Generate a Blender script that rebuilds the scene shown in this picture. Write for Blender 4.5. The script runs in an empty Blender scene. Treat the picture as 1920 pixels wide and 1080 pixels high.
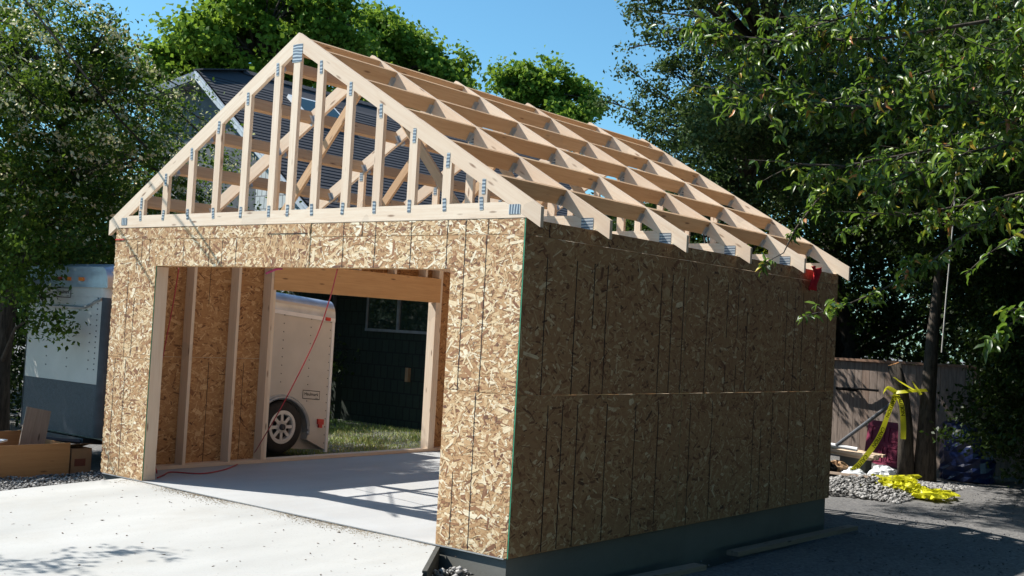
import bpy, math, random
import numpy as np
from mathutils import Vector, Matrix
R_=math.radians
scene=bpy.context.scene
COL=scene.collection

# ------------------------------------------------------------------ camera
CAMP=(5.3464,-6.7661,1.6953); YAW,PIT,ROL=0.6779,0.0383,0.0543
def cam_axes():
    cy,sy=math.cos(YAW),math.sin(YAW)
    f=Vector((-sy*math.cos(PIT),cy*math.cos(PIT),math.sin(PIT)))
    r=Vector((cy,sy,0)); u=r.cross(f)
    return r*math.cos(ROL)+u*math.sin(ROL), -r*math.sin(ROL)+u*math.cos(ROL), f
cd=bpy.data.cameras.new('camera'); cam=bpy.data.objects.new('camera',cd); COL.objects.link(cam)
r,u,f=cam_axes()
cam.matrix_world=Matrix(((r.x,u.x,-f.x,CAMP[0]),(r.y,u.y,-f.y,CAMP[1]),(r.z,u.z,-f.z,CAMP[2]),(0,0,0,1)))
cd.sensor_width=36; cd.lens=2147.7/1920*36; cd.clip_start=0.05; cd.clip_end=900
scene.camera=cam
# ------------------------------------------------------------------ world, sun, exposure
SUN=Vector((-.601,-.269,.753)).normalized()
world=bpy.data.worlds.new("World"); scene.world=world; world.use_nodes=True
wn=world.node_tree; bg=wn.nodes['Background']; sk=wn.nodes.new('ShaderNodeTexSky')
sk.sky_type='NISHITA'; sk.sun_disc=False; sk.sun_elevation=math.asin(SUN.z); sk.sun_rotation=math.atan2(SUN.x,SUN.y)
sk.air_density=1.0; sk.dust_density=0.6; sk.ozone_density=1.6; sk.altitude=50
sm_=wn.nodes.new('ShaderNodeMix'); sm_.data_type='RGBA'; sm_.blend_type='MULTIPLY'; sm_.inputs[0].default_value=1; sm_.inputs[7].default_value=(.68,1.12,1.22,1)
wn.links.new(sk.outputs[0],sm_.inputs[6]); wn.links.new(sm_.outputs[2],bg.inputs[0]); bg.inputs[1].default_value=0.078
sd=bpy.data.lights.new('sun','SUN'); sd.energy=5.0; sd.angle=R_(.53); sd.color=(1,.955,.88)
so=bpy.data.objects.new('sun',sd); COL.objects.link(so); so.rotation_euler=SUN.to_track_quat('Z','Y').to_euler(); so.location=(-20,-9,25)
scene.view_settings.view_transform='Standard'; scene.view_settings.look='None'
scene.view_settings.exposure=0.85; scene.view_settings.gamma=1
try: scene.cycles.max_bounces=8; scene.cycles.transparent_max_bounces=8
except Exception: pass

# ------------------------------------------------------------------ node helpers
class N:
    def __init__(s,name):
        s.m=bpy.data.materials.new(name); s.m.use_nodes=True; s.t=s.m.node_tree; s.b=s.t.nodes['Principled BSDF']; s.out=s.t.nodes['Material Output']
    def n(s,typ,**kw):
        x=s.t.nodes.new(typ)
        for k,v in kw.items():
            if k.startswith('i_'): x.inputs[int(k[2:]) if k[2:].isdigit() else k[2:].replace('_',' ')].default_value=v
            else: setattr(x,k,v)
        return x
    def l(s,a,b): s.t.links.new(a,b)
    def attr(s,nm): return s.n('ShaderNodeAttribute',attribute_name=nm)
    def ramp(s,src,stops,interp='LINEAR'):
        x=s.n('ShaderNodeValToRGB'); x.color_ramp.interpolation=interp; e=x.color_ramp.elements
        while len(e)<len(stops): e.new(.5)
        for k,(p,c) in enumerate(stops):
            e[k].position=p; e[k].color=(*c,1) if len(c)==3 else c
        s.l(src,x.inputs[0]); return x.outputs[0]
    def mix(s,fac,a,b,mode='MIX'):
        x=s.n('ShaderNodeMix',data_type='RGBA',blend_type=mode)
        for i,v in ((0,fac),(6,a),(7,b)):
            if hasattr(v,'links') or isinstance(v,bpy.types.NodeSocket): s.l(v,x.inputs[i])
            else: x.inputs[i].default_value=v if i==0 else ((*v,1) if len(v)==3 else v)
        return x.outputs[2]
    def math(s,op,a,b=None):
        x=s.n('ShaderNodeMath',operation=op)
        for i,v in ((0,a),(1,b)):
            if v is None: continue
            if isinstance(v,bpy.types.NodeSocket): s.l(v,x.inputs[i])
            else: x.inputs[i].default_value=v
        return x.outputs[0]
    def mapv(s,src,scale=(1,1,1),rot=(0,0,0),loc=(0,0,0)):
        x=s.n('ShaderNodeMapping'); s.l(src,x.inputs[0]); x.inputs['Scale'].default_value=scale; x.inputs['Rotation'].default_value=rot; x.inputs['Location'].default_value=loc; return x.outputs[0]
    def noise(s,src,scale=5,detail=4,rough=.55,dist=0):
        x=s.n('ShaderNodeTexNoise'); s.l(src,x.inputs['Vector']); x.inputs['Scale'].default_value=scale; x.inputs['Detail'].default_value=detail; x.inputs['Roughness'].default_value=rough; x.inputs['Distortion'].default_value=dist; return x.outputs[0]
    def vor(s,src,scale=5,feature='F1'):
        x=s.n('ShaderNodeTexVoronoi',feature=feature); s.l(src,x.inputs['Vector']); x.inputs['Scale'].default_value=scale; return x
    def bump(s,h,strength=.3,dist=.01):
        x=s.n('ShaderNodeBump'); x.inputs['Strength'].default_value=strength; x.inputs['Distance'].default_value=dist; s.l(h,x.inputs['Height']); s.l(x.outputs[0],s.b.inputs['Normal']); return x
    def col(s,c):
        if isinstance(c,bpy.types.NodeSocket): s.l(c,s.b.inputs['Base Color'])
        else: s.b.inputs['Base Color'].default_value=(*c,1)
        return s
    def rough(s,r):
        if isinstance(r,bpy.types.NodeSocket): s.l(r,s.b.inputs['Roughness'])
        else: s.b.inputs['Roughness'].default_value=r
        return s
def simple(name,c,rough=.6,metal=0,var=.25,scale=6,bump=0):
    k=N(name); g=k.attr('gc').outputs['Vector']; n=k.noise(g,scale,5)
    lo=tuple(x*(1-var) for x in c); hi=tuple(min(1,x*(1+var)) for x in c)
    k.col(k.ramp(n,[(.3,lo),(.7,hi)])).rough(rough); k.b.inputs['Metallic'].default_value=metal
    if bump: k.bump(k.noise(g,scale*6,4),bump,.01)
    return k.m

# lumber: grain along gc.x
def lumber_mat(name,light,mid,dark):
    k=N(name); g=k.attr('gc').outputs['Vector']; t=k.attr('tint').outputs['Fac']
    n1=k.noise(k.mapv(g,(1.2,22,22)),2.0,5,.6,.6); n2=k.noise(k.mapv(g,(.9,5,5)),1.5,3,.5,1.2)
    c=k.ramp(n1,[(.28,mid),(.6,light)]); c=k.mix(k.math('MULTIPLY',k.math('SUBTRACT',n2,.42),1.3),c,mid)
    c=k.mix(k.math('MULTIPLY',t,.5),c,dark)
    v=k.vor(k.mapv(g,(2.1,9.0,9.0)),1.3); kn=k.ramp(v.outputs['Distance'],[(.0,(1,1,1)),(.085,(.7,.7,.7)),(.15,(0,0,0))])
    c=k.mix(kn,c,(dark[0]*.38,dark[1]*.3,dark[2]*.25))
    st=k.noise(g,1.1,3,.5); c=k.mix(k.math('MULTIPLY',k.math('GREATER_THAN',st,.64),.18),c,(.28,.24,.2))
    k.col(c).rough(.68); k.bump(n1,.15,.004); return k.m
M={}
M['lumber']=lumber_mat('spruce lumber',(.82,.68,.53),(.72,.55,.40),(.56,.38,.25))
M['purlin']=lumber_mat('orange brown lumber',(.62,.42,.25),(.50,.31,.165),(.38,.21,.10))  # purlins and inner webs, darker and more orange than the truss lumber
M['beam']=lumber_mat('laminated beam',(.66,.38,.17),(.56,.30,.12),(.40,.19,.07))
M['oldwood']=lumber_mat('weathered wood',(.34,.27,.21),(.24,.18,.135),(.13,.085,.06))
# OSB
def osbmat(name,stops,fine,warm):
  k=N(name); g=k.attr('gc').outputs['Vector']; t=k.attr('tint').outputs['Fac']
  base=k.ramp(t,stops)
  gr=k.noise(k.mapv(g,(14,130,30)),1,4,.6); base=k.mix(k.ramp(gr,[(.3,(.6,.6,.6)),(.52,(0,0,0))]),base,fine)
  sp=k.noise(k.mapv(g,(38,70,50)),1.1,2,.5); base=k.mix(k.ramp(sp,[(.27,(.8,.8,.8)),(.36,(0,0,0))]),base,(.17,.095,.05))
  mo=k.noise(g,1.6,3,.5); base=k.mix(k.ramp(mo,[(.45,(0,0,0)),(.75,(.3,.3,.3))]),base,warm)
  k.col(base).rough(.7); k.bump(gr,.25,.003); return k.m
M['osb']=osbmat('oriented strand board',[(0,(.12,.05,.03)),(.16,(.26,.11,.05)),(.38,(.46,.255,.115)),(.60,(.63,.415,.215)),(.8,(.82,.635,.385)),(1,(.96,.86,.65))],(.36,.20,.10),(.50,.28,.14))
M['osb_shade']=osbmat('strand board with painted shade',[(0,(.07,.026,.011)),(.14,(.19,.075,.03)),(.34,(.31,.16,.068)),(.56,(.38,.225,.10)),(.8,(.46,.31,.155)),(1,(.66,.54,.34))],(.24,.12,.05),(.34,.16,.06))  # front board recoloured darker and browner to carry the side wall's shade
M['osb_in']=osbmat('strand board rough face with painted shade',[(0,(.10,.035,.012)),(.2,(.27,.115,.04)),(.45,(.44,.225,.085)),(.75,(.56,.32,.14)),(1,(.66,.42,.21))],(.26,.11,.04),(.36,.16,.06))  # rough face; ramp also carries the interior shade and warm bounce
M['ink']=simple('nailing line ink',(.012,.009,.012),.9)
M['edge']=simple('green sealed edge',(.03,.24,.13),.6)
k=N('nail plate'); g=k.attr('gc').outputs['Vector']
w=k.n('ShaderNodeTexWave',wave_type='BANDS',bands_direction='X'); k.l(k.mapv(g,(1,1,1)),w.inputs[0]); w.inputs['Scale'].default_value=11.5; w.inputs['Distortion'].default_value=3.2; w.inputs['Detail'].default_value=1
k.col(k.ramp(w.outputs[1],[(.25,(.50,.53,.55)),(.6,(.13,.16,.20))])).rough(.45); k.b.inputs['Metallic'].default_value=.35; M['plate']=k.m
M['galv']=simple('galvanised steel',(.42,.45,.48),.42,.7)
# concrete
def concrete(name,lo,hi,stain=(.4,.33,.25),amt=.25):
    k=N(name); g=k.attr('gc').outputs['Vector']
    n=k.noise(k.mapv(g,(1,.35,1),(0,0,.5)),1.3,6,.6); c=k.ramp(n,[(.3,lo),(.7,hi)])
    s=k.noise(g,.8,5,.6,.4); c=k.mix(k.ramp(s,[(.5,(0,0,0)),(.75,(amt,amt,amt))]),c,stain)
    f=k.noise(g,60,3,.6); c=k.mix(k.ramp(f,[(.3,(.3,.3,.3)),(.42,(0,0,0))]),c,(lo[0]*.6,lo[1]*.6,lo[2]*.6))
    k.col(c).rough(.85); k.bump(k.noise(k.mapv(g,(6,60,10),(0,0,.5)),1.5,5,.7),.22,.004); return k.m
M['drive']=concrete('driveway concrete',(.31,.31,.30),(.395,.395,.385),(.26,.23,.18),amt=.34)
M['slab']=concrete('slab concrete',(.32,.325,.33),(.395,.40,.40),(.25,.23,.20),amt=.3)
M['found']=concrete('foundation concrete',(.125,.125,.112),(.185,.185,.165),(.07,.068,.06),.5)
# ground
k=N('ground soil and gravel'); g=k.attr('gc').outputs['Vector']
n=k.noise(g,.7,6,.6); c=k.ramp(n,[(.3,(.07,.07,.074)),(.7,(.112,.108,.102))])
v=k.vor(g,38); c=k.mix(.45,c,k.ramp(v.outputs['Color'],[(0,(.05,.05,.055)),(1,(.30,.29,.28))]))
k.col(c).rough(.95); k.bump(k.noise(g,30,5,.7),.6,.02); M['ground']=k.m
k=N('gravel stone'); t=k.attr('tint').outputs['Fac']; k.col(k.ramp(t,[(0,(.06,.058,.055)),(.5,(.20,.195,.19)),(1,(.42,.41,.40))])).rough(.9); M['stone']=k.m
# leaves
def leaf(name,stops,rough=.5,trans=.35,tcol=(.25,.5,.05),spec=.16):
    k=N(name); t=k.attr('tint').outputs['Fac']; c=k.ramp(t,stops); k.col(c).rough(rough)
    k.b.inputs['Specular IOR Level'].default_value=spec
    tr=k.n('ShaderNodeBsdfTranslucent'); k.l(k.mix(.55,c,tcol),tr.inputs[0])
    mx=k.n('ShaderNodeMixShader'); mx.inputs[0].default_value=trans; k.l(k.b.outputs[0],mx.inputs[1]); k.l(tr.outputs[0],mx.inputs[2]); k.l(mx.outputs[0],k.out.inputs[0]); return k.m
M['leafL']=leaf('privet leaf',[(0,(.012,.026,.004)),(.4,(.036,.074,.009)),(.8,(.105,.165,.018)),(.86,(.18,.23,.03)),(.88,(.62,.56,.33)),(1,(.80,.74,.50))],.6,.28,(.22,.36,.04))
M['leafM']=leaf('maple leaf',[(0,(.045,.095,.012)),(.5,(.105,.20,.024)),(1,(.24,.34,.05))],.6,.38,(.30,.44,.04))
M['leafT']=leaf('hawthorn leaf',[(0,(.018,.036,.012)),(.5,(.05,.082,.022)),(.9,(.10,.14,.055)),(1,(.17,.19,.10))],.55,.22,(.16,.26,.05))
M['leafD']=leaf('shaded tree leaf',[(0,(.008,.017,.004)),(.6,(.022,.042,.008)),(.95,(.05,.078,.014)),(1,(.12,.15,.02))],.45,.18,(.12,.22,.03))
M['leafY']=leaf('yellow green leaf',[(0,(.16,.24,.02)),(1,(.42,.42,.04))],.5,.4,(.5,.6,.05))
M['leafN']=leaf('cherry leaf',[(0,(.012,.03,.006)),(.45,(.04,.085,.012)),(.8,(.11,.18,.025)),(.93,(.18,.24,.03)),(.955,(.50,.42,.04)),(.98,(.42,.18,.04)),(1,(.30,.10,.04))],.36,.3,(.3,.5,.05),.4)
k=N('bark'); g=k.attr('gc').outputs['Vector']; n=k.noise(k.mapv(g,(9,9,1.6)),3,6,.7); k.col(k.ramp(n,[(.35,(.022,.017,.013)),(.7,(.11,.088,.068))])).rough(.95); k.bump(n,.8,.02); M['bark']=k.m
k=N('grass blade'); t=k.attr('tint').outputs['Fac']; k.col(k.ramp(t,[(0,(.07,.17,.02)),(.45,(.17,.28,.04)),(.7,(.38,.38,.11)),(1,(.56,.47,.22))])).rough(.6); M['grass']=k.m
# painted / misc
M['white']=simple('trailer white paint',(.56,.53,.485),.38,0,.07,3)
M['trim']=simple('white trim',(.78,.79,.80),.5,0,.05)
M['alu']=simple('aluminium roof skin',(.45,.52,.62),.3,.55,.2,4)
M['diamond']=simple('stone guard',(.055,.062,.078),.4,.5,.2,30,.4)
M['dkmetal']=simple('dark metal',(.06,.065,.075),.5,.4)
M['rubber']=simple('tyre rubber',(.018,.018,.02),.75,0,.3,20)
M['rim']=simple('painted rim',(.62,.62,.61),.35,.1,.08)
M['red']=simple('red lens',(.55,.03,.02),.3); M['orange']=simple('orange lens',(.75,.20,.03),.3)
M['hose']=simple('red air hose',(.36,.02,.03),.45); M['cloth']=simple('red cloth',(.45,.008,.012),.85,0,.3,12,.4)
M['black']=simple('black print',(.012,.012,.012),.9); M['black'].node_tree.nodes['Principled BSDF'].inputs['Specular IOR Level'].default_value=.05; M['rubbish']=simple('white plastic film',(.72,.74,.76),.35,0,.1)
M['tape']=leaf('yellow tape film',[(0,(.46,.45,.02)),(1,(.80,.78,.06))],.35,.3,(.9,.9,.05))
M['card']=simple('cardboard',(.32,.20,.11),.85,0,.12); M['ply']=lumber_mat('plywood',(.50,.27,.11),(.42,.21,.08),(.30,.13,.05))
M['maroon']=simple('maroon paint',(.17,.018,.05),.4,0,.2); M['blue']=simple('blue tarp',(.004,.014,.07),.35,0,.3,5,.3)
M['sidL']=None
def shingle(name,c1,c2,joint,bw,rh,mort=.012):
    k=N(name); g=k.attr('gc').outputs['Vector']; b=k.n('ShaderNodeTexBrick'); k.l(g,b.inputs[0]); b.offset=.37; b.squash=1
    b.inputs['Color1'].default_value=(*c1,1); b.inputs['Color2'].default_value=(*c2,1); b.inputs['Mortar'].default_value=(*joint,1)
    b.inputs['Scale'].default_value=1; b.inputs['Mortar Size'].default_value=mort; b.inputs['Brick Width'].default_value=bw; b.inputs['Row Height'].default_value=rh; b.inputs['Bias'].default_value=-.2
    n=k.noise(g,9,5); c=k.mix(.25,b.outputs[0],k.ramp(n,[(.3,tuple(x*.5 for x in c1)),(.7,c2)])); k.col(c).rough(.85); k.bump(b.outputs[1],-.5,.02); return k.m
M['sidL']=shingle('pale shingle siding',(.50,.53,.52),(.60,.62,.60),(.10,.10,.10),.16,.30)
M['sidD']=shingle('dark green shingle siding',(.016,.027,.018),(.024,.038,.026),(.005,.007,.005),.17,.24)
M['roof']=shingle('charcoal asphalt shingle',(.030,.031,.04),(.045,.045,.056),(.03,.03,.04),.5,.145,.004)
k=N('window glass'); k.col((.02,.035,.03)).rough(.06); k.b.inputs['Specular IOR Level'].default_value=.9; M['glass']=k.m
k=N('fence board'); g=k.attr('gc').outputs['Vector']; t=k.attr('tint').outputs['Fac']; n=k.noise(k.mapv(g,(14,14,1.4)),2,5,.65)
c=k.ramp(n,[(.3,(.15,.115,.095)),(.7,(.32,.255,.215))]); c=k.mix(k.ramp(t,[(.75,(0,0,0)),(.97,(.7,.7,.7))]),c,(.26,.13,.07)); k.col(c).rough(.9); M['fence']=k.m

# ------------------------------------------------------------------ mesh helper
class MB:
    def __init__(s): s.v=[];s.f=[];s.m=[];s.g=[];s.t=[]
    def add(s,vs,fs,mi=0,gc=None,tint=None):
        o=len(s.v); s.v+= [tuple(x) for x in vs]; s.f+=[tuple(i+o for i in q) for q in fs]; s.m+=[mi]*len(fs)
        s.g+= [tuple(x) for x in (gc if gc is not None else vs)]; s.t+=[random.random() if tint is None else tint]*len(vs)
    def box(s,lo,hi,mi=0,axis=0,tint=None):
        x0,y0,z0=lo;x1,y1,z1=hi
        vs=[(x,y,z) for x in(x0,x1) for y in(y0,y1) for z in(z0,z1)]
        off=random.random()*40; a=axis
        gc=[(v[a]+off,v[(a+1)%3],v[(a+2)%3]+off) for v in vs] if a is not None else None
        s.add(vs,[(0,1,3,2),(4,6,7,5),(0,4,5,1),(2,3,7,6),(0,2,6,4),(1,5,7,3)],mi,gc,tint)
    def obox(s,O,A,B,C,mi=0,tint=None):   # origin corner and three edge vectors, grain along A
        O,A,B,C=map(Vector,(O,A,B,C)); la,lb,lc=A.length,B.length,C.length; off=random.random()*40
        vs=[];gc=[]
        for i in(0,1):
            for j in(0,1):
                for q in(0,1): vs.append(O+A*i+B*j+C*q); gc.append((la*i+off,lb*j,lc*q+off))
        fs=[(0,1,3,2),(4,6,7,5),(0,4,5,1),(2,3,7,6),(0,2,6,4),(1,5,7,3)]
        if A.cross(B).dot(C)<0: fs=[q[::-1] for q in fs]
        s.add(vs,fs,mi,gc,tint)
    def prism(s,poly,y0,y1,ang=0,mi=0,tint=None):   # poly in (x,z), extruded along y
        n=len(poly); vs=[(x,y0,z) for x,z in poly]+[(x,y1,z) for x,z in poly]
        c,sn=math.cos(ang),math.sin(ang); off=random.random()*40
        gc=[(x*c+z*sn+off,-x*sn+z*c,y+off) for x,y,z in vs]
        area=sum(poly[i][0]*poly[(i+1)%n][1]-poly[(i+1)%n][0]*poly[i][1] for i in range(n))
        fs=[tuple(range(n)),tuple(range(2*n-1,n-1,-1))]+[(i,i+n,(i+1)%n+n,(i+1)%n) for i in range(n)]
        if area<0: fs=[q[::-1] for q in fs]
        s.add(vs,fs,mi,gc,tint)
    def tube(s,pts,rad,seg=8,mi=0,tint=None,cap=True):
        pts=[Vector(p) for p in pts]; n=len(pts)
        if not hasattr(rad,'__len__'): rad=[rad]*n
        vs=[];ref=Vector((0,0,1)) if abs((pts[-1]-pts[0]).normalized().z)<.9 else Vector((1,0,0))
        for i,p in enumerate(pts):
            d=(pts[min(i+1,n-1)]-pts[max(i-1,0)]).normalized(); a=d.cross(ref).normalized(); b=d.cross(a)
            for q in range(seg):
                t=2*math.pi*q/seg; vs.append(p+a*math.cos(t)*rad[i]+b*math.sin(t)*rad[i])
        fs=[(i*seg+q,i*seg+(q+1)%seg,(i+1)*seg+(q+1)%seg,(i+1)*seg+q) for i in range(n-1) for q in range(seg)]
        if cap: fs+=[tuple(range(seg))[::-1],tuple((n-1)*seg+q for q in range(seg))]
        s.add(vs,fs,mi,None,tint)
    def disc_ring(s,c,axis,r0,r1,h,seg=32,mi=0):  # annular solid around axis 'x' direction
        c=Vector(c);vs=[]
        for dx in(0,h):
            for rr in(r0,r1):
                for q in range(seg): t=2*math.pi*q/seg; vs.append(c+Vector((dx,rr*math.cos(t),rr*math.sin(t))))
        fs=[]
        for q in range(seg):
            p=(q+1)%seg; A=lambda k:(k*seg+q,k*seg+p)
            a,b,c2,d=A(0),A(1),A(2),A(3)
            fs+=[(a[0],a[1],b[1],b[0]),(c2[0],d[0],d[1],c2[1]),(b[0],b[1],d[1],d[0]),(a[0],c2[0],c2[1],a[1])]
        s.add(vs,fs,mi)
    def build(s,name,mats,parent=None,smooth=False):
        if not isinstance(mats,(list,tuple)): mats=[mats]
        me=bpy.data.meshes.new(name); me.from_pydata(s.v,[],s.f)
        for m in mats: me.materials.append(m)
        me.polygons.foreach_set('material_index',s.m)
        a=me.attributes.new('gc','FLOAT_VECTOR','POINT'); a.data.foreach_set('vector',np.array(s.g,dtype=np.float32).ravel())
        a=me.attributes.new('tint','FLOAT','POINT'); a.data.foreach_set('value',np.array(s.t,dtype=np.float32))
        if smooth: me.polygons.foreach_set('use_smooth',[True]*len(me.polygons))
        me.update(); o=bpy.data.objects.new(name,me); COL.objects.link(o)
        if parent: par(o,parent)
        return o
def par(o,p): o.parent=p; o.matrix_parent_inverse=Matrix.Identity(4) if p.type=='EMPTY' and p.location.length==0 else p.matrix_basis.inverted()
def tag(o,label,cat=None,group=None,kind=None):
    if label: o['label']=label
    if cat: o['category']=cat
    if group: o['group']=group
    if kind: o['kind']=kind
    return o
def empty(name,loc,label,cat,group=None):
    o=bpy.data.objects.new(name,None); COL.objects.link(o); o.location=loc; o.empty_display_size=.2
    return tag(o,label,cat,group)
def npmesh(name,V,F,mat,parent=None,tint=None,gc=None,smooth=False):   # V (n,3), F (m,k) constant k
    me=bpy.data.meshes.new(name); V=np.asarray(V,np.float32); F=np.asarray(F,np.int32); k=F.shape[1]
    me.vertices.add(len(V)); me.vertices.foreach_set('co',V.ravel()); me.loops.add(F.size); me.loops.foreach_set('vertex_index',F.ravel())
    me.polygons.add(len(F)); me.polygons.foreach_set('loop_start',np.arange(0,F.size,k,dtype=np.int32)); 
    me.materials.append(mat)
    a=me.attributes.new('tint','FLOAT','POINT'); a.data.foreach_set('value',np.asarray(tint,np.float32) if tint is not None else np.random.rand(len(V)).astype(np.float32))
    a=me.attributes.new('gc','FLOAT_VECTOR','POINT'); a.data.foreach_set('vector',(V if gc is None else np.asarray(gc,np.float32)).ravel())
    me.update(calc_edges=True); me.validate()
    o=bpy.data.objects.new(name,me); COL.objects.link(o)
    if parent: par(o,parent)
    return o
def text_mesh(txt,size):
    cu=bpy.data.curves.new('lettering','FONT'); cu.body=txt; cu.size=size; cu.align_x='CENTER'; cu.align_y='CENTER'; cu.offset=size*.012
    o=bpy.data.objects.new('lettering',cu); COL.objects.link(o); dg=bpy.context.evaluated_depsgraph_get(); me=bpy.data.meshes.new_from_object(o.evaluated_get(dg))
    V=[v.co.copy() for v in me.vertices]; F=[tuple(p.vertices) for p in me.polygons]; bpy.data.objects.remove(o); return V,F
random.seed(4); rng=np.random.default_rng(7)

# ------------------------------------------------------------------ OSB panel with real strands
def osb(name,parent,O,U,V_,Nn,w,h,lines=(),cut=None,dens=2200,vert=False,tone=0.,label=None,mat='osb'):
    O,U,V_,Nn=map(lambda a:np.array(a,float),(O,U,V_,Nn)); mb=MB(); th=.011
    P=lambda a,b,c:tuple(O+U*a+V_*b+Nn*c)
    rects=[(0,0,w,h)] if cut is None else cut     # list of rectangles making the panel
    for a0,b0,a1,b1 in rects:
        vs=[P(a,b,c) for a in(a0,a1) for b in(b0,b1) for c in(-th,0)]
        gc=[(a,b,c) for a in(a0,a1) for b in(b0,b1) for c in(-th,0)]
        fs=[(0,1,3,2),(4,6,7,5),(0,4,5,1),(2,3,7,6),(0,2,6,4),(1,5,7,3)]
        if np.dot(np.cross(U,V_),Nn)<0: fs=[q[::-1] for q in fs]
        o=len(mb.v); mb.v+=vs; mb.g+=gc; mb.t+=[.42]*8; mb.f+=[tuple(i+o for i in q) for q in fs]; mb.m+=[1,1,1,1,0,0]
        A=(a1-a0)*(b1-b0); n=int(dens*A)
        cu=rng.uniform(a0,a1,n); cv=rng.uniform(b0,b1,n)
        ln=np.clip(rng.lognormal(math.log(.054),.52,n),.015,.16); wd=np.clip(rng.lognormal(math.log(.0130),.5,n),.005,.045)
        an=rng.normal(0 if not vert else 1.57,.62,n); flip=rng.random(n)<.22; an[flip]=rng.uniform(0,3.14,flip.sum())
        tn=np.clip(rng.beta(1.9,1.35,n)+tone,0,1); dk=rng.random(n)<.08; tn[dk]=rng.uniform(.0,.25,dk.sum())
        big=rng.random(n)<.03; ln[big]*=1.35; wd[big]*=1.7; tn[big]=np.where(rng.random(big.sum())<.65,rng.uniform(.75,1,big.sum()),rng.uniform(.05,.3,big.sum()))
        ca,sa=np.cos(an),np.sin(an); lay=.0004+.0018*rng.random(n)
        shp=np.array([(-.5,-.2),(-.38,-.5),(.42,-.5),(.5,.1),(.36,.5),(-.45,.45)])
        X=(shp[None,:,0]+rng.uniform(-.07,.07,(n,6)))*ln[:,None]; Y=(shp[None,:,1]+rng.uniform(-.12,.12,(n,6)))*wd[:,None]
        uu=np.clip(cu[:,None]+X*ca[:,None]-Y*sa[:,None],a0+.0005,a1-.0005); vv=np.clip(cv[:,None]+X*sa[:,None]+Y*ca[:,None],b0+.0005,b1-.0005)
        if cut is not None:
            uu=np.clip(cu[:,None]+X*ca[:,None]-Y*sa[:,None],a0,a1); 
        W3=O+uu[...,None]*U+vv[...,None]*V_+lay[:,None,None]*Nn
        o=len(mb.v); mb.v+=[tuple(x) for x in W3.reshape(-1,3)]
        off=rng.uniform(0,60,(n,1)); G=np.stack([X+off,Y+off,np.zeros_like(X)],-1); mb.g+=[tuple(x) for x in G.reshape(-1,3)]
        mb.t+=list(np.repeat(tn,6)); ccw=np.dot(np.cross(U,V_),Nn)>0
        for i in range(n):
            q=tuple(range(o+i*6,o+i*6+6)); mb.f.append(q if ccw else q[::-1])
        mb.m+=[0]*n
    for (lu,l0,l1) in lines:
        seg=max(2,int((l1-l0)/.25)); pts=[]
        for i in range(seg+1): pts.append((lu+random.uniform(-.0025,.0025),l0+(l1-l0)*i/seg,(.0048 if mat=='osb_shade' else .0031)+random.random()*.0012))
        for (a,b) in zip(pts,pts[1:]):
            if random.random()<.03: continue
            q=[P(a[0]-a[2],a[1],.0027),P(a[0]+a[2],a[1],.0027),P(b[0]+b[2],b[1],.0027),P(b[0]-b[2],b[1],.0027)]
            mb.add(q,[(0,1,2,3) if ccw else (3,2,1,0)],2)
    o=mb.build(name,[M[mat],M['edge'],M['ink']],parent)
    if label: o['label']=label
    return o

# ================================================================== THE GARAGE
W,L,H=5.496,5.853,2.562; XC=-W/2; ZA=4.313; OV=.139; ZTT=2.643; ZTB=2.488; K=(ZA-ZTT)/(W/2+OV); DV=.157
OA,OB,OH=.756,.735,2.168     # opening: left pier, right pier, head height
G=0.003
garage=empty('garage_frame',(0,0,0),'half-built garage of bare strand board walls and open timber roof trusses beside white driveway','garage')
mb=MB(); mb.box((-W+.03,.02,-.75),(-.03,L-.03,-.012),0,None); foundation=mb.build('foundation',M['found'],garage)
mb=MB(); mb.box((-W+.04,-.004,-.011),(-.04,L-.04,-.002),0,None); mb.build('floor_slab',M['slab'],garage)
X=(1,0,0);Y=(0,1,0);Z=(0,0,1);NX=(-1,0,0);NY=(0,-1,0)
# ---- front wall
fw=MB(); fw.box((-W+.012,.012,.0),(-W+OA,.152,.038)); fw.box((-OB,.012,0),(-.012,.152,.038)); fw.box((-W+.012,.012,2.484),(-.012,.152,2.560)); 
front=fw.build('front_wall',M['lumber'],garage)
def stud(parent,lo,hi,mat='lumber',axis=2):
    b=MB(); b.box(lo,hi,0,axis); return b.build('stud',M[mat],parent)
for x0 in (-W+.02,-W+.36,-W+OA-.082,-W+OA-.041): stud(front,(x0,.0125,.0385),(x0+.038,.1515,2.4835 if x0<-W+.7 else 2.1635))
for x0 in (-.058,-.37,-OB+.003,-OB+.043): stud(front,(x0,.0125,.0385),(x0+.038,.1515,2.4835 if x0>-.69 else 2.1635))
b=MB(); b.box((-W+OA-.08,.0125,2.170),(-OB+.08,.1515,2.483),0,0); b.build('header',M['beam'],front)
ll=[.137,.331]; osb('osb_panel',front,(-W,0,0),X,Z,NY,OA,1.22-G,[(.137,.02,1.2),(.331,.02,1.2)])
osb('osb_panel',front,(-W,0,1.22),X,Z,NY,0,0,[(.28,.0,1.2),(.41,.03,1.21),(.49,.95,1.21),(.627,.95,1.21),(1.205,.95,1.21),(1.62,.95,1.21),(2.03,.95,1.21),(1.82,.97,1.21)],cut=[(0,0,OA,1.217),(OA,OH-1.22,2.434,1.217)])
osb('osb_panel',front,(-W,0,2.44),X,Z,NY,2.434,.119,[],)
osb('osb_panel',front,(-3.06,-.004,OH),X,Z,NY,.638,.391,[],vert=True,tone=-.08,label='darker strand board patch with upright strands over the opening')
b=MB(); b.box((-3.02,-.0085,2.47),(-2.46,-.0068,2.476)); b.build('ink_line',M['ink'],front)
osb('osb_panel',front,(-2.419,0,OH),X,Z,NY,2.419-OB,.269,[(.42,0,.269),(.812,0,.269),(1.229,0,.269),(1.629,0,.269)],tone=.05)
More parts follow.
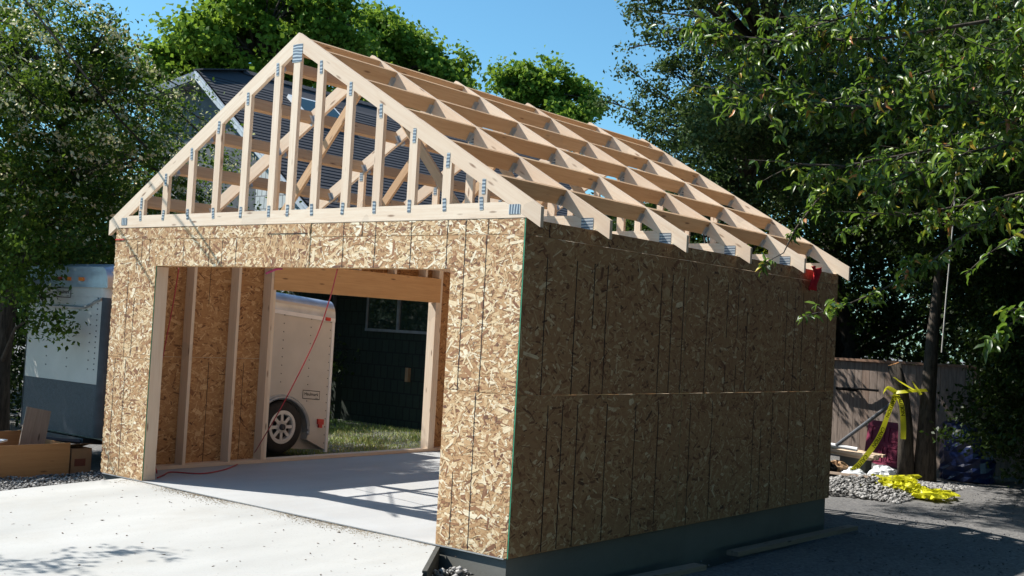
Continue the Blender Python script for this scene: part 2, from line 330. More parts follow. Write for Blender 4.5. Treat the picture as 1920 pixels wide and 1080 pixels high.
osb('osb_panel',front,(-2.419,0,2.44),X,Z,NY,2.419-.0118,.119,[(.42,0,.119),(.65,0,.119),(.812,0,.119),(1.229,0,.119),(1.629,0,.119),(1.82,0,.119),(2.05,0,.119)],tone=.05)
osb('osb_panel',front,(-OB+.0,0,0),X,Z,NY,OB-.0118,1.22-G,[(.141,.01,1.15),(.332,.01,1.21)])
osb('osb_panel',front,(-OB,0,1.22),X,Z,NY,OB-.0118,1.217,[(.14,0,1.217),(.36,0,1.217)])
b=MB(); b.box((-W+.0,-.0075,2.435),(-W+.16,-.0045,2.447),0); b.build('red_tape',M['red'],front)
# ---- right wall
rw=MB(); rw.box((-.152,.153,0),(-.012,L-.153,.038),0,1); rw.box((-.152,.153,2.484),(-.012,L-.153,2.560),0,1)
right=rw.build('right_wall',M['lumber'],garage)
for i in range(9):
    y=.40+.61*i; stud(right,(-.1515,y,.0385),(-.0125,y+.038,2.4835))
ul=[.29,.69,.94,1.13,1.99,2.18,2.385,2.83,3.225,3.445,3.647,4.54,4.74,4.94,5.325,5.6]
lo_=[.397,.594,.798,1.219,1.662,2.039,2.604,3.019,3.882,4.06,4.305,4.70,5.115,5.5]
def rl(a,b,ls,z0,z1): return [(y-a,z0,z1) for y in ls if a<y<b]
for a,b_ in ((0,2.44),(2.44,4.88),(4.88,L)):
    osb('osb_panel',right,(0,a-(.0 if a else 0.0),0),Y,Z,X,b_-a-G,1.217,rl(a,b_,lo_,.01,1.14),tone=-.06,dens=1000,mat='osb_shade')
    osb('osb_panel',right,(0,a,1.22),Y,Z,X,b_-a-G,1.217,rl(a,b_,ul,0,1.07),tone=-.06,dens=1000,mat='osb_shade')
for a,b_ in ((0,3.66),(3.66,L)): osb('osb_panel',right,(0,a,2.44),Y,Z,X,b_-a-G,.119,[(.3,0,.1)],tone=-.08,dens=1000,mat='osb_shade')
# ---- left wall, its inner face is what the opening shows
XI=-W+.152
lw=MB(); lw.box((-W+.012,.153,0),(XI,L-.153,.038),0,1,.9); lw.box((-W+.012,.153,2.484),(XI,L-.153,2.560),0,1)
left=lw.build('left_wall',M['lumber'],garage)
for y in (.16,.90,1.51,1.985,2.025,4.865,4.905,4.945,5.45,5.66):
    top=2.4835
    if y in (2.025,4.865): top=2.04
    stud(left,(-W+.0125,y,.0385),(XI-.0005,y+.0375,top))
for y in (2.55,3.16,3.39,4.03,4.63): stud(left,(-W+.0125,y,2.375),(XI-.0005,y+.038,2.4835))
b=MB(); b.box((-W+.05,2.024,2.042),(XI+.004,4.942,2.372),0,1); b.build('header',M['beam'],left)
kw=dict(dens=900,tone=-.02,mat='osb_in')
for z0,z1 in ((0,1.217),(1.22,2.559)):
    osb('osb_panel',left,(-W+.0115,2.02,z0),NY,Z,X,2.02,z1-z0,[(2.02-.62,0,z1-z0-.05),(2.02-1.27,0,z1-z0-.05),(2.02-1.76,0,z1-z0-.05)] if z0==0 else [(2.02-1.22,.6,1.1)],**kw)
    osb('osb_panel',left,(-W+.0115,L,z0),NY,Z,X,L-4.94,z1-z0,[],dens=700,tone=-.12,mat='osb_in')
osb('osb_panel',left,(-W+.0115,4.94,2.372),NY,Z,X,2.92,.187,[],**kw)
# ---- rear wall
rr=MB(); rr.box((-W+.012,L-.152,0),(-.012,L-.012,.038)); rr.box((-W+.012,L-.152,2.484),(-.012,L-.012,2.56)); rear=rr.build('rear_wall',M['lumber'],garage)
for i in range(9):
    x=-W+.16+.63*i; stud(rear,(x,L-.1515,.0385),(x+.038,L-.0125,2.4835))
for x0,x1 in ((-W+.012,-3.05),(-3.05,-.65),(-.65,-.012)):
    for z0,z1 in ((0,1.217),(1.22,2.437)): osb('osb_panel',rear,(x0,L-.0115,z0),X,Z,NY,x1-x0-G,z1-z0,[],dens=300,tone=-.1,mat='osb_in')
# ---- trusses
zu=lambda x: ZA-DV-K*abs(x-XC)
def nail_plate(parent,cx,y,cz,w,h,ang=0,axis='z'):
    # toothed plate, ripples along its long side
    b=MB(); c,s=math.cos(ang),math.sin(ang); vs=[];gc=[]
    n=9
    for j in range(n+1):
        t=j/n-.5; dy=.0015+.0016*abs(math.sin(j*1.57+.4))
        for a in (-.5,.5):
            lx,lz=(a*w,t*h) if h>=w else (t*w,a*h); vs.append((cx+lx*c-lz*s,y-dy,cz+lx*s+lz*c)); gc.append((t*max(w,h),a*min(w,h)*.5+cx,cz))
    fs=[(2*j,2*j+1,2*j+3,2*j+2) for j in range(n)]
    if h<w: fs=[q[::-1] for q in fs]
    b.add(vs,fs,0,gc); o=b.build('nail_plate',M['plate'],parent)
    sm=o.modifiers.new('thickness','SOLIDIFY'); sm.thickness=.001; return o
def truss(y,gable):
    T=.038; m=MB(); y1=y+T; sa=math.atan(K)
    m.prism([(XC,ZA),(XC,ZA-DV),(OV,ZTB),(OV,ZTT)],y,y1,-sa)
    m.prism([(XC,ZA),(-W-OV,ZTT),(-W-OV,ZTB),(XC,ZA-DV)],y,y1,sa)
    zt=2.688; hw=(ZA-DV-zt)/K
    hb=(ZA-DV-2.5645)/K
    m.prism([(XC-hb,2.5645),(XC+hb,2.5645),(XC+hw,zt),(XC-hw,zt)],y,y1,0,0,.02)
    t=m.build('truss',M['lumber'],garage)
    if gable:
        for x in (-5.06,-4.66,-4.25,-3.84,-3.42,-3.01,-2.748,-2.42,-2.02,-1.63,-1.22,-.83,-.44):
            w=.0445; g=MB(); x0,x1=x-w,x+w
            poly=[(x0,zt+.0005),(x1,zt+.0005),(x1,zu(x1)-.0005)]+([(XC,zu(XC)-.0005)] if x==-2.748 else [])+[(x0,zu(x0)-.0005)]
            g.prism(poly,y+.0005,y1-.0005,1.57); g.build('web',M['lumber'],t)
            if y<1:
                nail_plate(t,x-.01,y,zt-.005,.036,.105,random.uniform(-.12,.12)*(2 if -4<x<-3.5 else 1))
                if x!=-2.748: nail_plate(t,x+(.005 if x>XC else -.005),y,zu(x)-.005,.034,.12,random.uniform(-.08,.08))
        if y<1:
            nail_plate(t,XC,y,ZA-.19,.13,.165); nail_plate(t,-.115,y,2.63,.11,.075); nail_plate(t,-W+.14,y,2.63,.10,.075)
    else:
        for s in(-1,1):
            x=XC+s*1.35; w=.0445; g=MB(); g.prism([(x-w,zt+.0005),(x+w,zt+.0005),(x+w,zu(x+w)-.0005),(x-w,zu(x-w)-.0005)],y+.0005,y1-.0005,1.57); g.build('web',M['lumber'],t)
            a=Vector((XC+s*.03,0,ZA-DV-.03)); b2=Vector((XC+s*1.29,0,zt+.002)); d=(b2-a).normalized(); n=Vector((-d.z,0,d.x))*w
            g=MB(); g.prism([(a+n).xz[:] ,(a-n).xz[:] ,(b2-n).xz[:] ,(b2+n).xz[:]],y+.003,y1-.003,math.atan2(d.z,d.x)); g.build('web',M['purlin'],t)
            nail_plate(t,x,y,zt,.08,.10); nail_plate(t,x,y,zu(x)-.02,.05,.11); nail_plate(t,XC+s*(W/2-.085),y,2.60,.12,.13,0)
        nail_plate(t,XC,y,ZA-.17,.13,.14)
    return t
TY=[-.004,.92,2.15,3.38,4.62,L-.04]
for i,y in enumerate(TY): truss(y,i in(0,5))
# ---- purlins hung between the trusses
sa=math.atan(K); cs,sn=math.cos(sa),math.sin(sa)
for s in (1,-1):
    dn=Vector((s*cs,0,-sn)); up=Vector((s*sn,0,cs))
    for d in (.11,.34,.86,1.375,1.89,2.425):
        for i in range(5):
            y0,y1=TY[i]+.0385,TY[i+1]-.0005; dj=d+random.uniform(-.006,.006)
            top=Vector((XC+s*dj,0,ZA-K*dj))-up*(.002+random.random()*.003)
            b=MB(); b.obox(top-dn*.019-up*.139+Vector((0,y0,0)),(0,y1-y0,0),dn*.038,up*.139); p=b.build('purlin',M['purlin'],garage)
            for ye,sg in ((y1-.0015,-1),(y0+.0015,1)):
                if sg==1 and i==0: pass
                h=MB(); e=Vector((0,ye,0)); ln=Vector((0,sg*.045,0))
                for q in(-1,1): h.obox(top+dn*(q*.0195)-up*.141+e,ln,dn*(q*.002),up*.085)
                h.obox(top-dn*.0195-up*.1425+e,ln,dn*.039,up*.0018)
                h.obox(top-dn*.045-up*.141+e-Vector((0,0 if sg==-1 else 0,0)),dn*.0235,Vector((0,sg*.0016,0)),up*.085); h.obox(top+dn*.0215-up*.141+e,dn*.0235,Vector((0,sg*.0016,0)),up*.085)
                h.build('joist_hanger',M['galv'],p)

# ================================================================== GROUND, DRIVEWAY
def hgt(x,y):
    t=min(1,max(0,(x+4.6)/3.2)); t=t*t*(3-2*t); z=-.13*(1-t)-.35*t
    return z
xs=np.concatenate([[-300,-150,-80,-50,-35,-25,-18],np.arange(-14,8,.22),[9,11,14,18,25,40,80,160,300]]); ys=np.concatenate([[-300,-120,-50,-25],np.arange(-14,20,.22),[21,23,26,30,36,45,60,100,200,400]])
nx,ny=len(xs),len(ys); V=np.zeros((nx*ny,3))
for i,x in enumerate(xs):
    for j,y in enumerate(ys):
        nz=(math.sin(x*3.1+y*1.7)*math.sin(y*2.3-x*.9))*.012+random.uniform(-.006,.006)
        if -6<x<2.8 and -14<y<0: nz-=.12
        if -5.6<x<.1 and -.3<y<5.9: nz-=.1
        V[i*ny+j]=(x,y,hgt(x,y)+nz)
F=[(i*ny+j,(i+1)*ny+j,(i+1)*ny+j+1,i*ny+j+1) for i in range(nx-1) for j in range(ny-1)]
gr=npmesh('ground',V,F,M['ground']); gr['kind']='structure'
b=MB(); b.box((-W+.45,-.0265,-.06),(-OB+.03,-.0045,-.018),0,None); b.build('joint_filler',simple('joint filler',(.07,.055,.04),.9),garage)
def driveway():
    mb=MB(); z=lambda y:-.012+ (y)*.028 if y<0 else -.012
    # rim points of the slab, clockwise from the front-left corner of the opening
    ed=[(-5.06,-.0),(-.71,-.02),(-.42,-.42),(-.12,-.80),(.30,-1.35),(1.2,-2.3),(2.4,-3.7),(2.7,-6),(2.7,-13.5),(-5.0,-13.5),(-5.03,-6),(-5.0,-1.3)]
    rows=[]
    for k in range(28):
        y=-13.5*(k/27)**1.7-(.026)
        def xr(y):
            pts=[(-.02,-.71),(-.42,-.42),(-.80,-.12),(-1.35,.30),(-2.3,1.2),(-3.7,2.4),(-6,2.7),(-13.6,2.7)]
            for (ya,xa),(yb,xb) in zip(pts,pts[1:]):
                if ya>=y>=yb: return xa+(xb-xa)*(y-ya)/(yb-ya)
            return -.71
        x1=xr(y); x0=-5.06+.03*math.sin(y*2)
        rows.append([(x0+(x1-x0)*q/12,y,z(y)+.003*math.sin(q*1.3+y)) for q in range(13)])
    vs=[p for r in rows for p in r]; n=13
    fs=[(i*n+q,(i+1)*n+q,(i+1)*n+q+1,i*n+q+1) for i in range(27) for q in range(12)]
    o=len(vs); rim=[i*n for i in range(28)]; rim2=[i*n+12 for i in range(28)]
    for R2,fl in((rim,1),(rim2,0)):
        o=len(vs); vs+=[(vs[i][0],vs[i][1],vs[i][2]-.16) for i in R2]
        for i in range(27):
            q=(R2[i],R2[i+1],o+i+1,o+i); fs.append(q[::-1] if fl else q)
    o=len(vs); vs+=[(p[0],p[1],p[2]-.16) for p in rows[0]]
    fs+=[(q,q+1,o+q+1,o+q) for q in range(12)]
    mb.add(vs,fs,0,None,.5); ob=mb.build('driveway',M['drive']); ob['kind']='structure'
driveway()
# sand and dust along the joint, twigs and leaf bits on the concrete
def scatter(name,label,cat,fn,n,mat,smin,smax,seed,flat=.6,squash=1,kind='stuff'):
    rg=np.random.default_rng(seed); base=np.array([(1,0,0),(-1,0,0),(0,1,0),(0,-1,0),(0,0,1),(0,0,-1)],float)
    tri=np.array([(0,2,4),(2,1,4),(1,3,4),(3,0,4),(2,0,5),(1,2,5),(3,1,5),(0,3,5)])
    P=np.array([fn(rg) for _ in range(n)]); s=rg.uniform(0,1,n)**2*(smax-smin)+smin
    B=base[None]*rg.uniform(.55,1.25,(n,6,1)); B[:,:,2]*=flat; B[:,:,1]*=squash; a=rg.uniform(0,6.28,n); c,s2=np.cos(a)[:,None],np.sin(a)[:,None]
    Xr=B[:,:,0]*c-B[:,:,1]*s2; Yr=B[:,:,0]*s2+B[:,:,1]*c
    V=np.stack([Xr,Yr,B[:,:,2]],-1)*s[:,None,None]+P[:,None,:]
    F=(tri[None]+np.arange(n)[:,None,None]*6).reshape(-1,3)
    o=npmesh(name,V.reshape(-1,3),F,mat,None,np.repeat(rg.random(n),6)); tag(o,label,cat,None,kind); return o
dz=lambda y:-.012+y*.028
def f_joint(r):
    x=r.uniform(-4.95,-.75); y=-abs(r.normal(0,.09))+.008*0; return (x,y-.012,dz(y)+.001)
scatter('sand_grains','sand and fine grit gathered along the joint in front of the garage slab','grit',f_joint,5200,simple('sand',(.30,.24,.165),.9),.0015,.007,11)
def f_deb(r): y=-r.uniform(.05,3.2); return (r.uniform(-4.9,-.3+max(0,-y-.8)),y,dz(y)+.003)
scatter('leaf_debris','small dead leaves and twigs scattered over the white driveway','debris',f_deb,260,simple('dead leaf',(.11,.07,.04),.9),.006,.022,12,.2,.4)
def f_gl(r): return (r.uniform(-6.05,-5.0)-.0,r.uniform(-2.4,.42),-.125+r.uniform(0,.02)+ .03*math.exp(-((0+0)**2)))
scatter('gravel_strip','pale crushed gravel strip between driveway edge and wooden crate','gravel',f_gl,5200,M['stone'],.008,.028,13)
def f_gr(r):
    t=r.uniform(0,1); return (-.62+t*.75,-.07-r.uniform(0,1)*.85*(.3+t),-.30+.20*math.exp(-((t-.35)/.28)**2)*r.uniform(.4,1))
scatter('corner_rubble','grey rubble heap in the pit at the near foundation corner','rubble',f_gr,1800,M['stone'],.010,.042,14)
def f_back(r):
    x=r.uniform(-2.2,-.25); y=r.uniform(8.7,12.2)-.0; d=math.exp(-(((x+1.1)/.75)**2+((y-9.9)/1.2)**2)); return (x,y,-.36+.22*d*r.uniform(.7,1))
scatter('gravel_heap','sunlit grey gravel heap behind the garage under the yellow tape','gravel',f_back,9000,M['stone'],.012,.05,15)
def f_g2(r): return (r.uniform(.05,4.5),r.uniform(-3,11.5),-.345)
scatter('loose_gravel','dark loose stones on the shaded ground along the side wall','gravel',f_g2,5000,simple('dark stone',(.12,.12,.13),.9),.005,.02,16)
# near-black form board at the driveway edge
b=MB(); b.obox((-.71,-.022,-.50),(.55,-.74,0),(.028,.02,0),(0,0,.485)); tag(b.build('form_board',simple('blackish board',(.045,.045,.04),.8)),'dark concrete form board standing along the driveway edge at the near garage corner','board')
# planks on the ground along the side wall
for (a,bb,w,lb) in (((.10,3.25,-.33),(.20,5.95,-.33),.12,'dark plank lying by the side wall toward its far end'),((.12,1.2,-.335),(.20,2.45,-.335),.13,'short reddish plank lying by the side wall near the front corner')):
    a,bb=Vector(a),Vector(bb); b=MB(); b.obox(a,bb-a,(w,0,0),(0,0,.045)); tag(b.build('plank',M['oldwood']),lb,'plank')
# grass beyond the left opening
def blades(name,label,fn,n,h0,h1,seed,hm=None):
    rg=np.random.default_rng(seed); P=np.array([fn(rg) for _ in range(n)]); h=rg.uniform(h0,h1,n); a=rg.uniform(0,6.28,n); w=.006
    d=np.stack([np.cos(a),np.sin(a),np.zeros(n)],-1); ln=rg.normal(0,.35,(n,2)); tip=P+np.stack([ln[:,0]*h,ln[:,1]*h,h],-1)
    V=np.stack([P-d*w,P+d*w,tip],1).reshape(-1,3); F=np.arange(3*n).reshape(n,3)
    dry=np.clip((P[:,0]+10.2)/1.6,0,1)
    t=np.clip(rg.random(n)*.5+dry*.5*rg.random(n)**.5,0,1); o=npmesh(name,V,F,M['grass'],None,np.repeat(t,3)); tag(o,label,'grass',None,'stuff')
blades('grass','sunlit patchy grass between trailer and the dark house wall',lambda r:(r.uniform(-12,-5.7),r.uniform(3.6,8.0),-.14),40000,.02,.075,21)

# ================================================================== TRAILER
def trailer():
    XT,YR=-6.2,3.79; Lt,Wt,Ht=3.42,1.78,1.92; pit=math.atan2(.26,3.4)
    root=empty('cargo_trailer',(XT,YR,-.05),'white enclosed cargo trailer parked along the left wall, nose raised in the tree shade','trailer')
    ff=lambda x,y,z: Vector((x,-y*math.cos(pit)-z*math.sin(pit)*-0,y*math.sin(pit)+z))+Vector((XT,YR,-.05))  # x<=0 inward, y forward, z up
    def box(mb,lo,hi,mi=0):
        vs=[ff(x,y,z) for x in(lo[0],hi[0]) for y in(lo[1],hi[1]) for z in(lo[2],hi[2])]
        mb.add(vs,[(0,2,3,1),(4,5,7,6),(0,1,5,4),(2,6,7,3),(0,4,6,2),(1,3,7,5)],mi,None,.5)
    wy,wz,wr=.80,.30,.345   # wheel centre measured from the rear
    # body side with wheel arch cut: polygon side panel + box rest
    b=MB(); box(b,(-Wt+.02,0,.02),(-.13,Lt-.15,Ht)); 
    ar=.46; pts=[(0,.02),(0,Ht)] + [(Lt-.13,Ht),(Lt-.13,.02)]
    arch=[(wy+ar*math.cos(t),max(.02,wz-.02+ar*.93*math.sin(t))) for t in np.linspace(-.3,math.pi+.3,22)]
    poly=[(0,.02)]+[(0,Ht),(Lt-.13,Ht),(Lt-.13,.02)]+arch
    n=len(poly); vs=[ff(0,y,z) for y,z in poly]+[ff(-.14,y,z) for y,z in poly]
    b.add(vs,[tuple(range(n))[::-1],tuple(range(n,2*n))]+[(i,(i+1)%n,(i+1)%n+n,i+n) for i in range(n)],0,None,.5)
    body=b.build('body',M['white'],root)
    # rounded nose corners and front sheet
    b=MB(); prof=[]; 
    for t in np.linspace(0,math.pi/2,8): prof.append((-.13+.13*math.cos(t),Lt-.13+.13*math.sin(t)))
    prof+=[(-Wt+.13-.13*math.sin(t),Lt-.13+.13*math.cos(t)) for t in np.linspace(0,math.pi/2,8)]
    for (z0,z1,mi) in ((.05,.64,1),(.642,Ht-.30,0),(Ht-.298,Ht-.0,0)):
        vs=[ff(x,y,z0) for x,y in prof]+[ff(x,y,z1) for x,y in prof]; n=len(prof)
        b.add(vs,[(i,i+1,i+1+n,i+n) for i in range(n-1)],mi,None,.5)
    vs=[ff(x,y,Ht) for x,y in prof]; b.add(vs,[tuple(range(len(prof)))],0,None,.5)
    b.build('nose',[M['white'],M['diamond']],root)
    for z0,z1 in ((.05,1.62),): 
        for k2 in(0,1):
            pr=[(-.13+.134*math.cos(t),Lt-.13+.134*math.sin(t)) for t in np.linspace(.15,1.35,8)] if k2==0 else [(-Wt+.13-.134*math.sin(t),Lt-.13+.134*math.cos(t)) for t in np.linspace(.2,1.4,8)]
            vs=[ff(x,y,z0) for x,y in pr]+[ff(x,y,z1) for x,y in pr]; n=8; b=MB(); b.add(vs,[(i,i+1,i+1+n,i+n) for i in range(n-1)],0,None,.5); b.build('corner_shade_strip',M['dkmetal'],root)  # dark strips stand in for shade on the rounded corners
    
    # curved grey moulding band on the nose
    b=MB(); pp=[]
    for i in range(15):
        t=i/14; x=-.10-(Wt-.20)*t; z=1.60-.10*(1-math.cos(math.pi*min(1,max(0,(.5-abs(t-.5))*2/.45))))/2*1.0
        pp.append(ff(x,Lt+.006,z))
    b.tube(pp,.016,6); b.build('moulding',M['galv'],root)
    # roof cap: rounded aluminium edge over the whole length
    b=MB(); ys_=[-.012,Lt-.2,Lt+.012]; n=9
    for yi in range(len(ys_)-1):
        y0,y1=ys_[yi],ys_[yi+1]; vs=[]
        for y,drop in((y0,0),(y1,.0 if yi==0 else .06)):
            for t in np.linspace(0,math.pi/2,n): vs.append(ff(.012-.13*(1-math.cos(t)),y,Ht-.13+.235*math.sin(t)-drop))
            for t in np.linspace(math.pi/2,0,n): vs.append(ff(-Wt-.012+.13*(1-math.cos(t)),y,Ht-.13+.235*math.sin(t)-drop))
        m=2*n; b.add(vs,[(i,i+1,i+1+m,i+m) for i in range(m-1)],0,None,.5)
        if yi==0: b.add(vs[:m],[tuple(range(m))],0,None,.5)
        else: b.add(vs[m:],[tuple(range(m))[::-1]],0,None,.5)
    b.build('roof_cap',M['alu'],root,True)
    b=MB(); box(b,(-.02,-.012,Ht-.175),(.014,Lt-.13,Ht-.125)); box(b,(-.03,-.014,.0),(.006,.03,Ht-.1)); b.build('trim_rail',M['trim'],root)
    # rivets
    b=MB()
    for y in (.055,.40,.86,1.32,1.78,2.24,2.7):
        for q in range(16):
            z=.12+q*.108
            if (y-wy)**2+(z-wz)**2<.26: continue
            box(b,(.0,y-.006,z-.006),(.005,y+.006,z+.006))
    for x in (-.30,-.75,-1.2):
        for q in range(8):
            z=.80+q*.1; box(b,(x-.006,Lt,z),(x+.006,Lt+.006,z+.012))
    for q in range(14): box(b,(-.182,Lt,.80+q*.062),(-.17,Lt+.007,.812+q*.062))
    b.build('rivets',M['dkmetal'],root)
    # fender lip
    b=MB(); b.tube([ff(.012,wy+(ar+.0)*math.cos(t),wz-.02+ar*.93*math.sin(t)) for t in np.linspace(-.15,math.pi+.15,24)],.016,6); b.tube([ff(.02,wy+(ar-.03)*math.cos(t),wz-.02+(ar-.03)*.93*math.sin(t)) for t in np.linspace(-.1,math.pi+.1,24)],.02,6); b.build('fender',M['galv'],root)
    # wheel
    c=ff(-.16,wy,wz); b=MB(); seg=40; prof=[(.0,.20),(.0,.29),(.025,.33),(.06,.345),(.15,.345),(.185,.33),(.2,.29),(.2,.2)]
    vs=[c+Vector((p[0]-.02,p[1]*math.cos(2*math.pi*q/seg),p[1]*math.sin(2*math.pi*q/seg))) for p in prof for q in range(seg)]
    b.add(vs,[(i*seg+q,(i+1)*seg+q,(i+1)*seg+(q+1)%seg,i*seg+(q+1)%seg) for i in range(len(prof)-1) for q in range(seg)],0,None,.5); wh=b.build('wheel',M['rubber'],root,True)
    b=MB(); cc=c+Vector((.155,0,0)); b.disc_ring(cc,'x',.175,.215,.026,40); b.disc_ring(cc+Vector((-.045,0,0)),'x',.165,.18,.06,40)
    for q in range(8):
        a=2*math.pi*q/8; d=Vector((0,math.cos(a),math.sin(a))); t=Vector((0,-math.sin(a),math.cos(a)))
        b.obox(cc+d*.06-t*.021+Vector((.004,0,0)),d*.115,t*.042,(.008,0,0))
    b.tube([cc+Vector((-.01,0,0)),cc+Vector((.006,0,0)),cc+Vector((.012,0,0))],[.085,.085,.07],20)
    rim=b.build('rim',M['rim'],wh); b=MB(); b.tube([cc,cc+Vector((.04,0,0)),cc+Vector((.052,0,0))],[.042,.040,.025],16); b.disc_ring(cc+Vector((-.06,0,0)),'x',.001,.17,.01,24)
    b.build('hub',M['dkmetal'],wh)
    # lamps
    b=MB(); box(b,(.0,.10,.365),(.03,.20,.435)); box(b,(.0,.12,.32),(.025,.18,.366)); b.build('side_reflector',M['red'],root)
    b=MB(); box(b,(.012,.09,Ht-.17),(.035,.17,Ht-.125)); b.build('marker_light',M['red'],root)
    for x,mm in ((-.52,'orange'),(-.80,'orange'),(-1.0,'red')):
        b=MB(); box(b,(x-.05,Lt+.0125,1.80),(x+.05,Lt+.03,1.84)); b.build('marker_light',M[mm],root)
    # name plates
    def sign(front):
        b=MB(); w_,h_=(.30,.115)
        if front: P=lambda u_,v_,o:ff(-.90+u_,Lt+.006+o,1.66+v_)
        else: P=lambda u_,v_,o:ff(.004+o,.33-u_,.745+v_)
        def rect(u0,v0,u1,v1,o,mi):
            q=[P(u0,v0,o),P(u1,v0,o),P(u1,v1,o),P(u0,v1,o)]; b.add(q,[(0,1,2,3)],mi,None,.5)
        rect(-w_/2,-h_/2,w_/2,h_/2,.001,1); rect(-w_/2+.008,-h_/2+.008,w_/2-.008,h_/2-.008,.002,0)
        for txt,sz,dx,dy in (('Haulmark',.062,0,.008),('.com',.026,.09,-.036)):
            V_,F_=text_mesh(txt,sz); b.add([P(v.x+dx,v.y+dy,.0035) for v in V_],F_,1,None,.5)
        b.build('name_plate',[M['white'],M['black']],root)
    sign(True); sign(False)
    # frame, tongue, jack
    b=MB(); box(b,(-Wt+.2,1.3,-.04),(-.3,Lt,.02)); b.tube([ff(-.35,Lt,-.02),ff(-Wt/2,Lt+1.1,-.02)],.03,6); b.tube([ff(-Wt+.35,Lt,-.02),ff(-Wt/2,Lt+1.1,-.02)],.03,6); b.tube([ff(-Wt/2,Lt+.95,-.35),ff(-Wt/2,Lt+.95,.45)],.028,8)
    b.build('tongue',M['dkmetal'],root)
trailer()

# ================================================================== HOUSE BEHIND
def house():
    root=empty('house',(-15,10,-.2),'grey house with charcoal shingle roof and white rake trim seen through the trusses','house')
    Yh=10.0; RX,RZ=-17.97,7.59; S=.785; EX=-11.9; EZ=RZ-S*(EX-RX); YE=24
    # roof facing +x in real courses
    b=MB(); d=Vector((1,0,-S)).normalized(); n=Vector((S,0,1)).normalized(); LL=(Vector((EX,0,EZ))-Vector((RX,0,RZ))).length; c=.15; k2=int(LL/c)
    for i in range(k2+1):
        a=Vector((RX,Yh-.35,RZ))+d*(i*c); q=a+d*(c+.03)+n*.014; A=[a,q,q+Vector((0,YE-Yh,0)),a+Vector((0,YE-Yh,0))]
        gc=[(v.y,(v-Vector((RX,v.y,RZ))).length,0) for v in A]; b.add(A,[(0,1,2,3)],0,gc,.5)
        e=q-n*.022; b.add([q,e,e+Vector((0,YE-Yh,0)),q+Vector((0,YE-Yh,0))],[(0,1,2,3)],0,[(0,0,0)]*4,.5)
    # hip: the roof rises a little further behind the eave corner, left slope shallow
    c0=Vector((RX,Yh-.35,RZ)); rk=Vector((RX-.5,11.3,RZ+.39)); re_=Vector((RX-.5,YE-.35,RZ+.39)); ce=Vector((RX,YE-.35,RZ)); l0=Vector((-20.9,Yh-.35,7.20)); l1=Vector((-20.9,12.5,7.95))
    for A in ([c0,ce,re_,rk],[l0,c0,rk,l1],[l1,rk,re_,Vector((-20.9,YE-.35,7.2))]): b.add(A,[(0,1,2,3)],0,[(v.y+v.x,v.z*1.3,0) for v in A],.5)
    roof=b.build('roof',M['roof'],root)
    b=MB()
    for i in range(51): y=11.3+i*.24; b.obox((RX-.64,y,RZ+.355),(0,.26,.0),(.15,0,.05),(0,0,.025)); b.obox((RX-.49,y,RZ+.405),(0,.26,0),(.16,0,-.125),(0,0,.025))
    for i in range(9):
        p_=c0.lerp(rk,i/8.5); q_=c0.lerp(rk,(i+1.1)/8.5); b.obox(p_+Vector((-.16,0,0)),q_-p_,(.32,.06,.0),(0,0,.035))
    b.build('ridge_cap',M['roof'],roof)
    b=MB(); b.obox((RX,Yh-.40,RZ-.24),Vector((EX-RX,0,EZ-RZ)),(0,.045,0),(0,0,.20)); b.obox((RX+.02,Yh-.44,RZ-.10),Vector((EX-RX,0,EZ-RZ)),(0,.04,0),(0,0,.06)); b.build('rake_board',simple('pale gutter',(.50,.53,.56),.5),root); b=MB(); b.obox((RX-.02,Yh-.40,RZ-.24),(-2.9,0,-.39),(0,.045,0),(0,0,.20)); b.build('fascia',simple('fascia with painted shade',(.16,.19,.24),.6),root)  # blue-grey of the left fascia stands in for shade
    b=MB(); b.obox((RX,Yh-.352,RZ-.26),Vector((EX-RX,0,EZ-RZ)),(0,.36,0),(0,0,.02)); b.obox((RX,Yh-.352,RZ-.26),(-2.6,0,-.37),(0,.36,0),(0,0,.02)); b.build('soffit',simple('grey soffit',(.2,.22,.25),.7),root)
    b=MB(); b.prism([(-19.9,-.3),(-15.9,-.3),(-15.9,RZ-.27+S*(RX+15.9)),(RX,RZ-.28),(-19.9,7.05)],Yh+.02,Yh+.12); b.build('gable_shade_wall',simple('grey siding with painted shade',(.085,.092,.10),.7),root)  # left part of the wall, its dark grey stands in for shade
    b=MB(); b.prism([(-15.9,-.3),(EX-.15,-.3),(EX-.15,EZ-.2),(-15.9,RZ-.27+S*(RX+15.9))],Yh,Yh+.12); me=b.build('wall',M['sidL'],root)
    # siding coordinates follow x,z
    at=me.data.attributes['gc'].data; co=[(v.co.x,v.co.z,v.co.y) for v in me.data.vertices]; at.foreach_set('vector',np.array(co,np.float32).ravel())
    b=MB(); b.box((-19.9,Yh+.121,-.3),(-19.78,YE-1,7),0,None); b.box((EX-.27,Yh+.121,-.3),(EX-.15,YE-1,EZ-.25),0,None); b.build('wall',M['sidL'],root)
    # vent pipe and dormer
    b=MB(); vx,vy=-14.6,14.7; vz=RZ-S*(vx-RX); b.tube([(vx,vy,vz-.1),(vx,vy,vz+.55)],.07,12); b.tube([(vx,vy,vz-.1),(vx+.0,vy,vz+.12)],[.16,.09],12); b.build('vent_pipe',M['black'],roof)
    # skylight near the ridge
    b=MB(); a=Vector((-17.7,12.2,0)); a.z=RZ-S*(a.x-RX); b.obox(a+n*.02,d*.95,(0,1.5,0),n*.10); sk_=b.build('skylight',M['trim'],roof); b=MB(); b.obox(a+n*.121+d*.08+Vector((0,.08,0)),d*.79,(0,1.34,0),n*.01); b.build('skylight_glass',M['glass'],roof)
    return root
house()
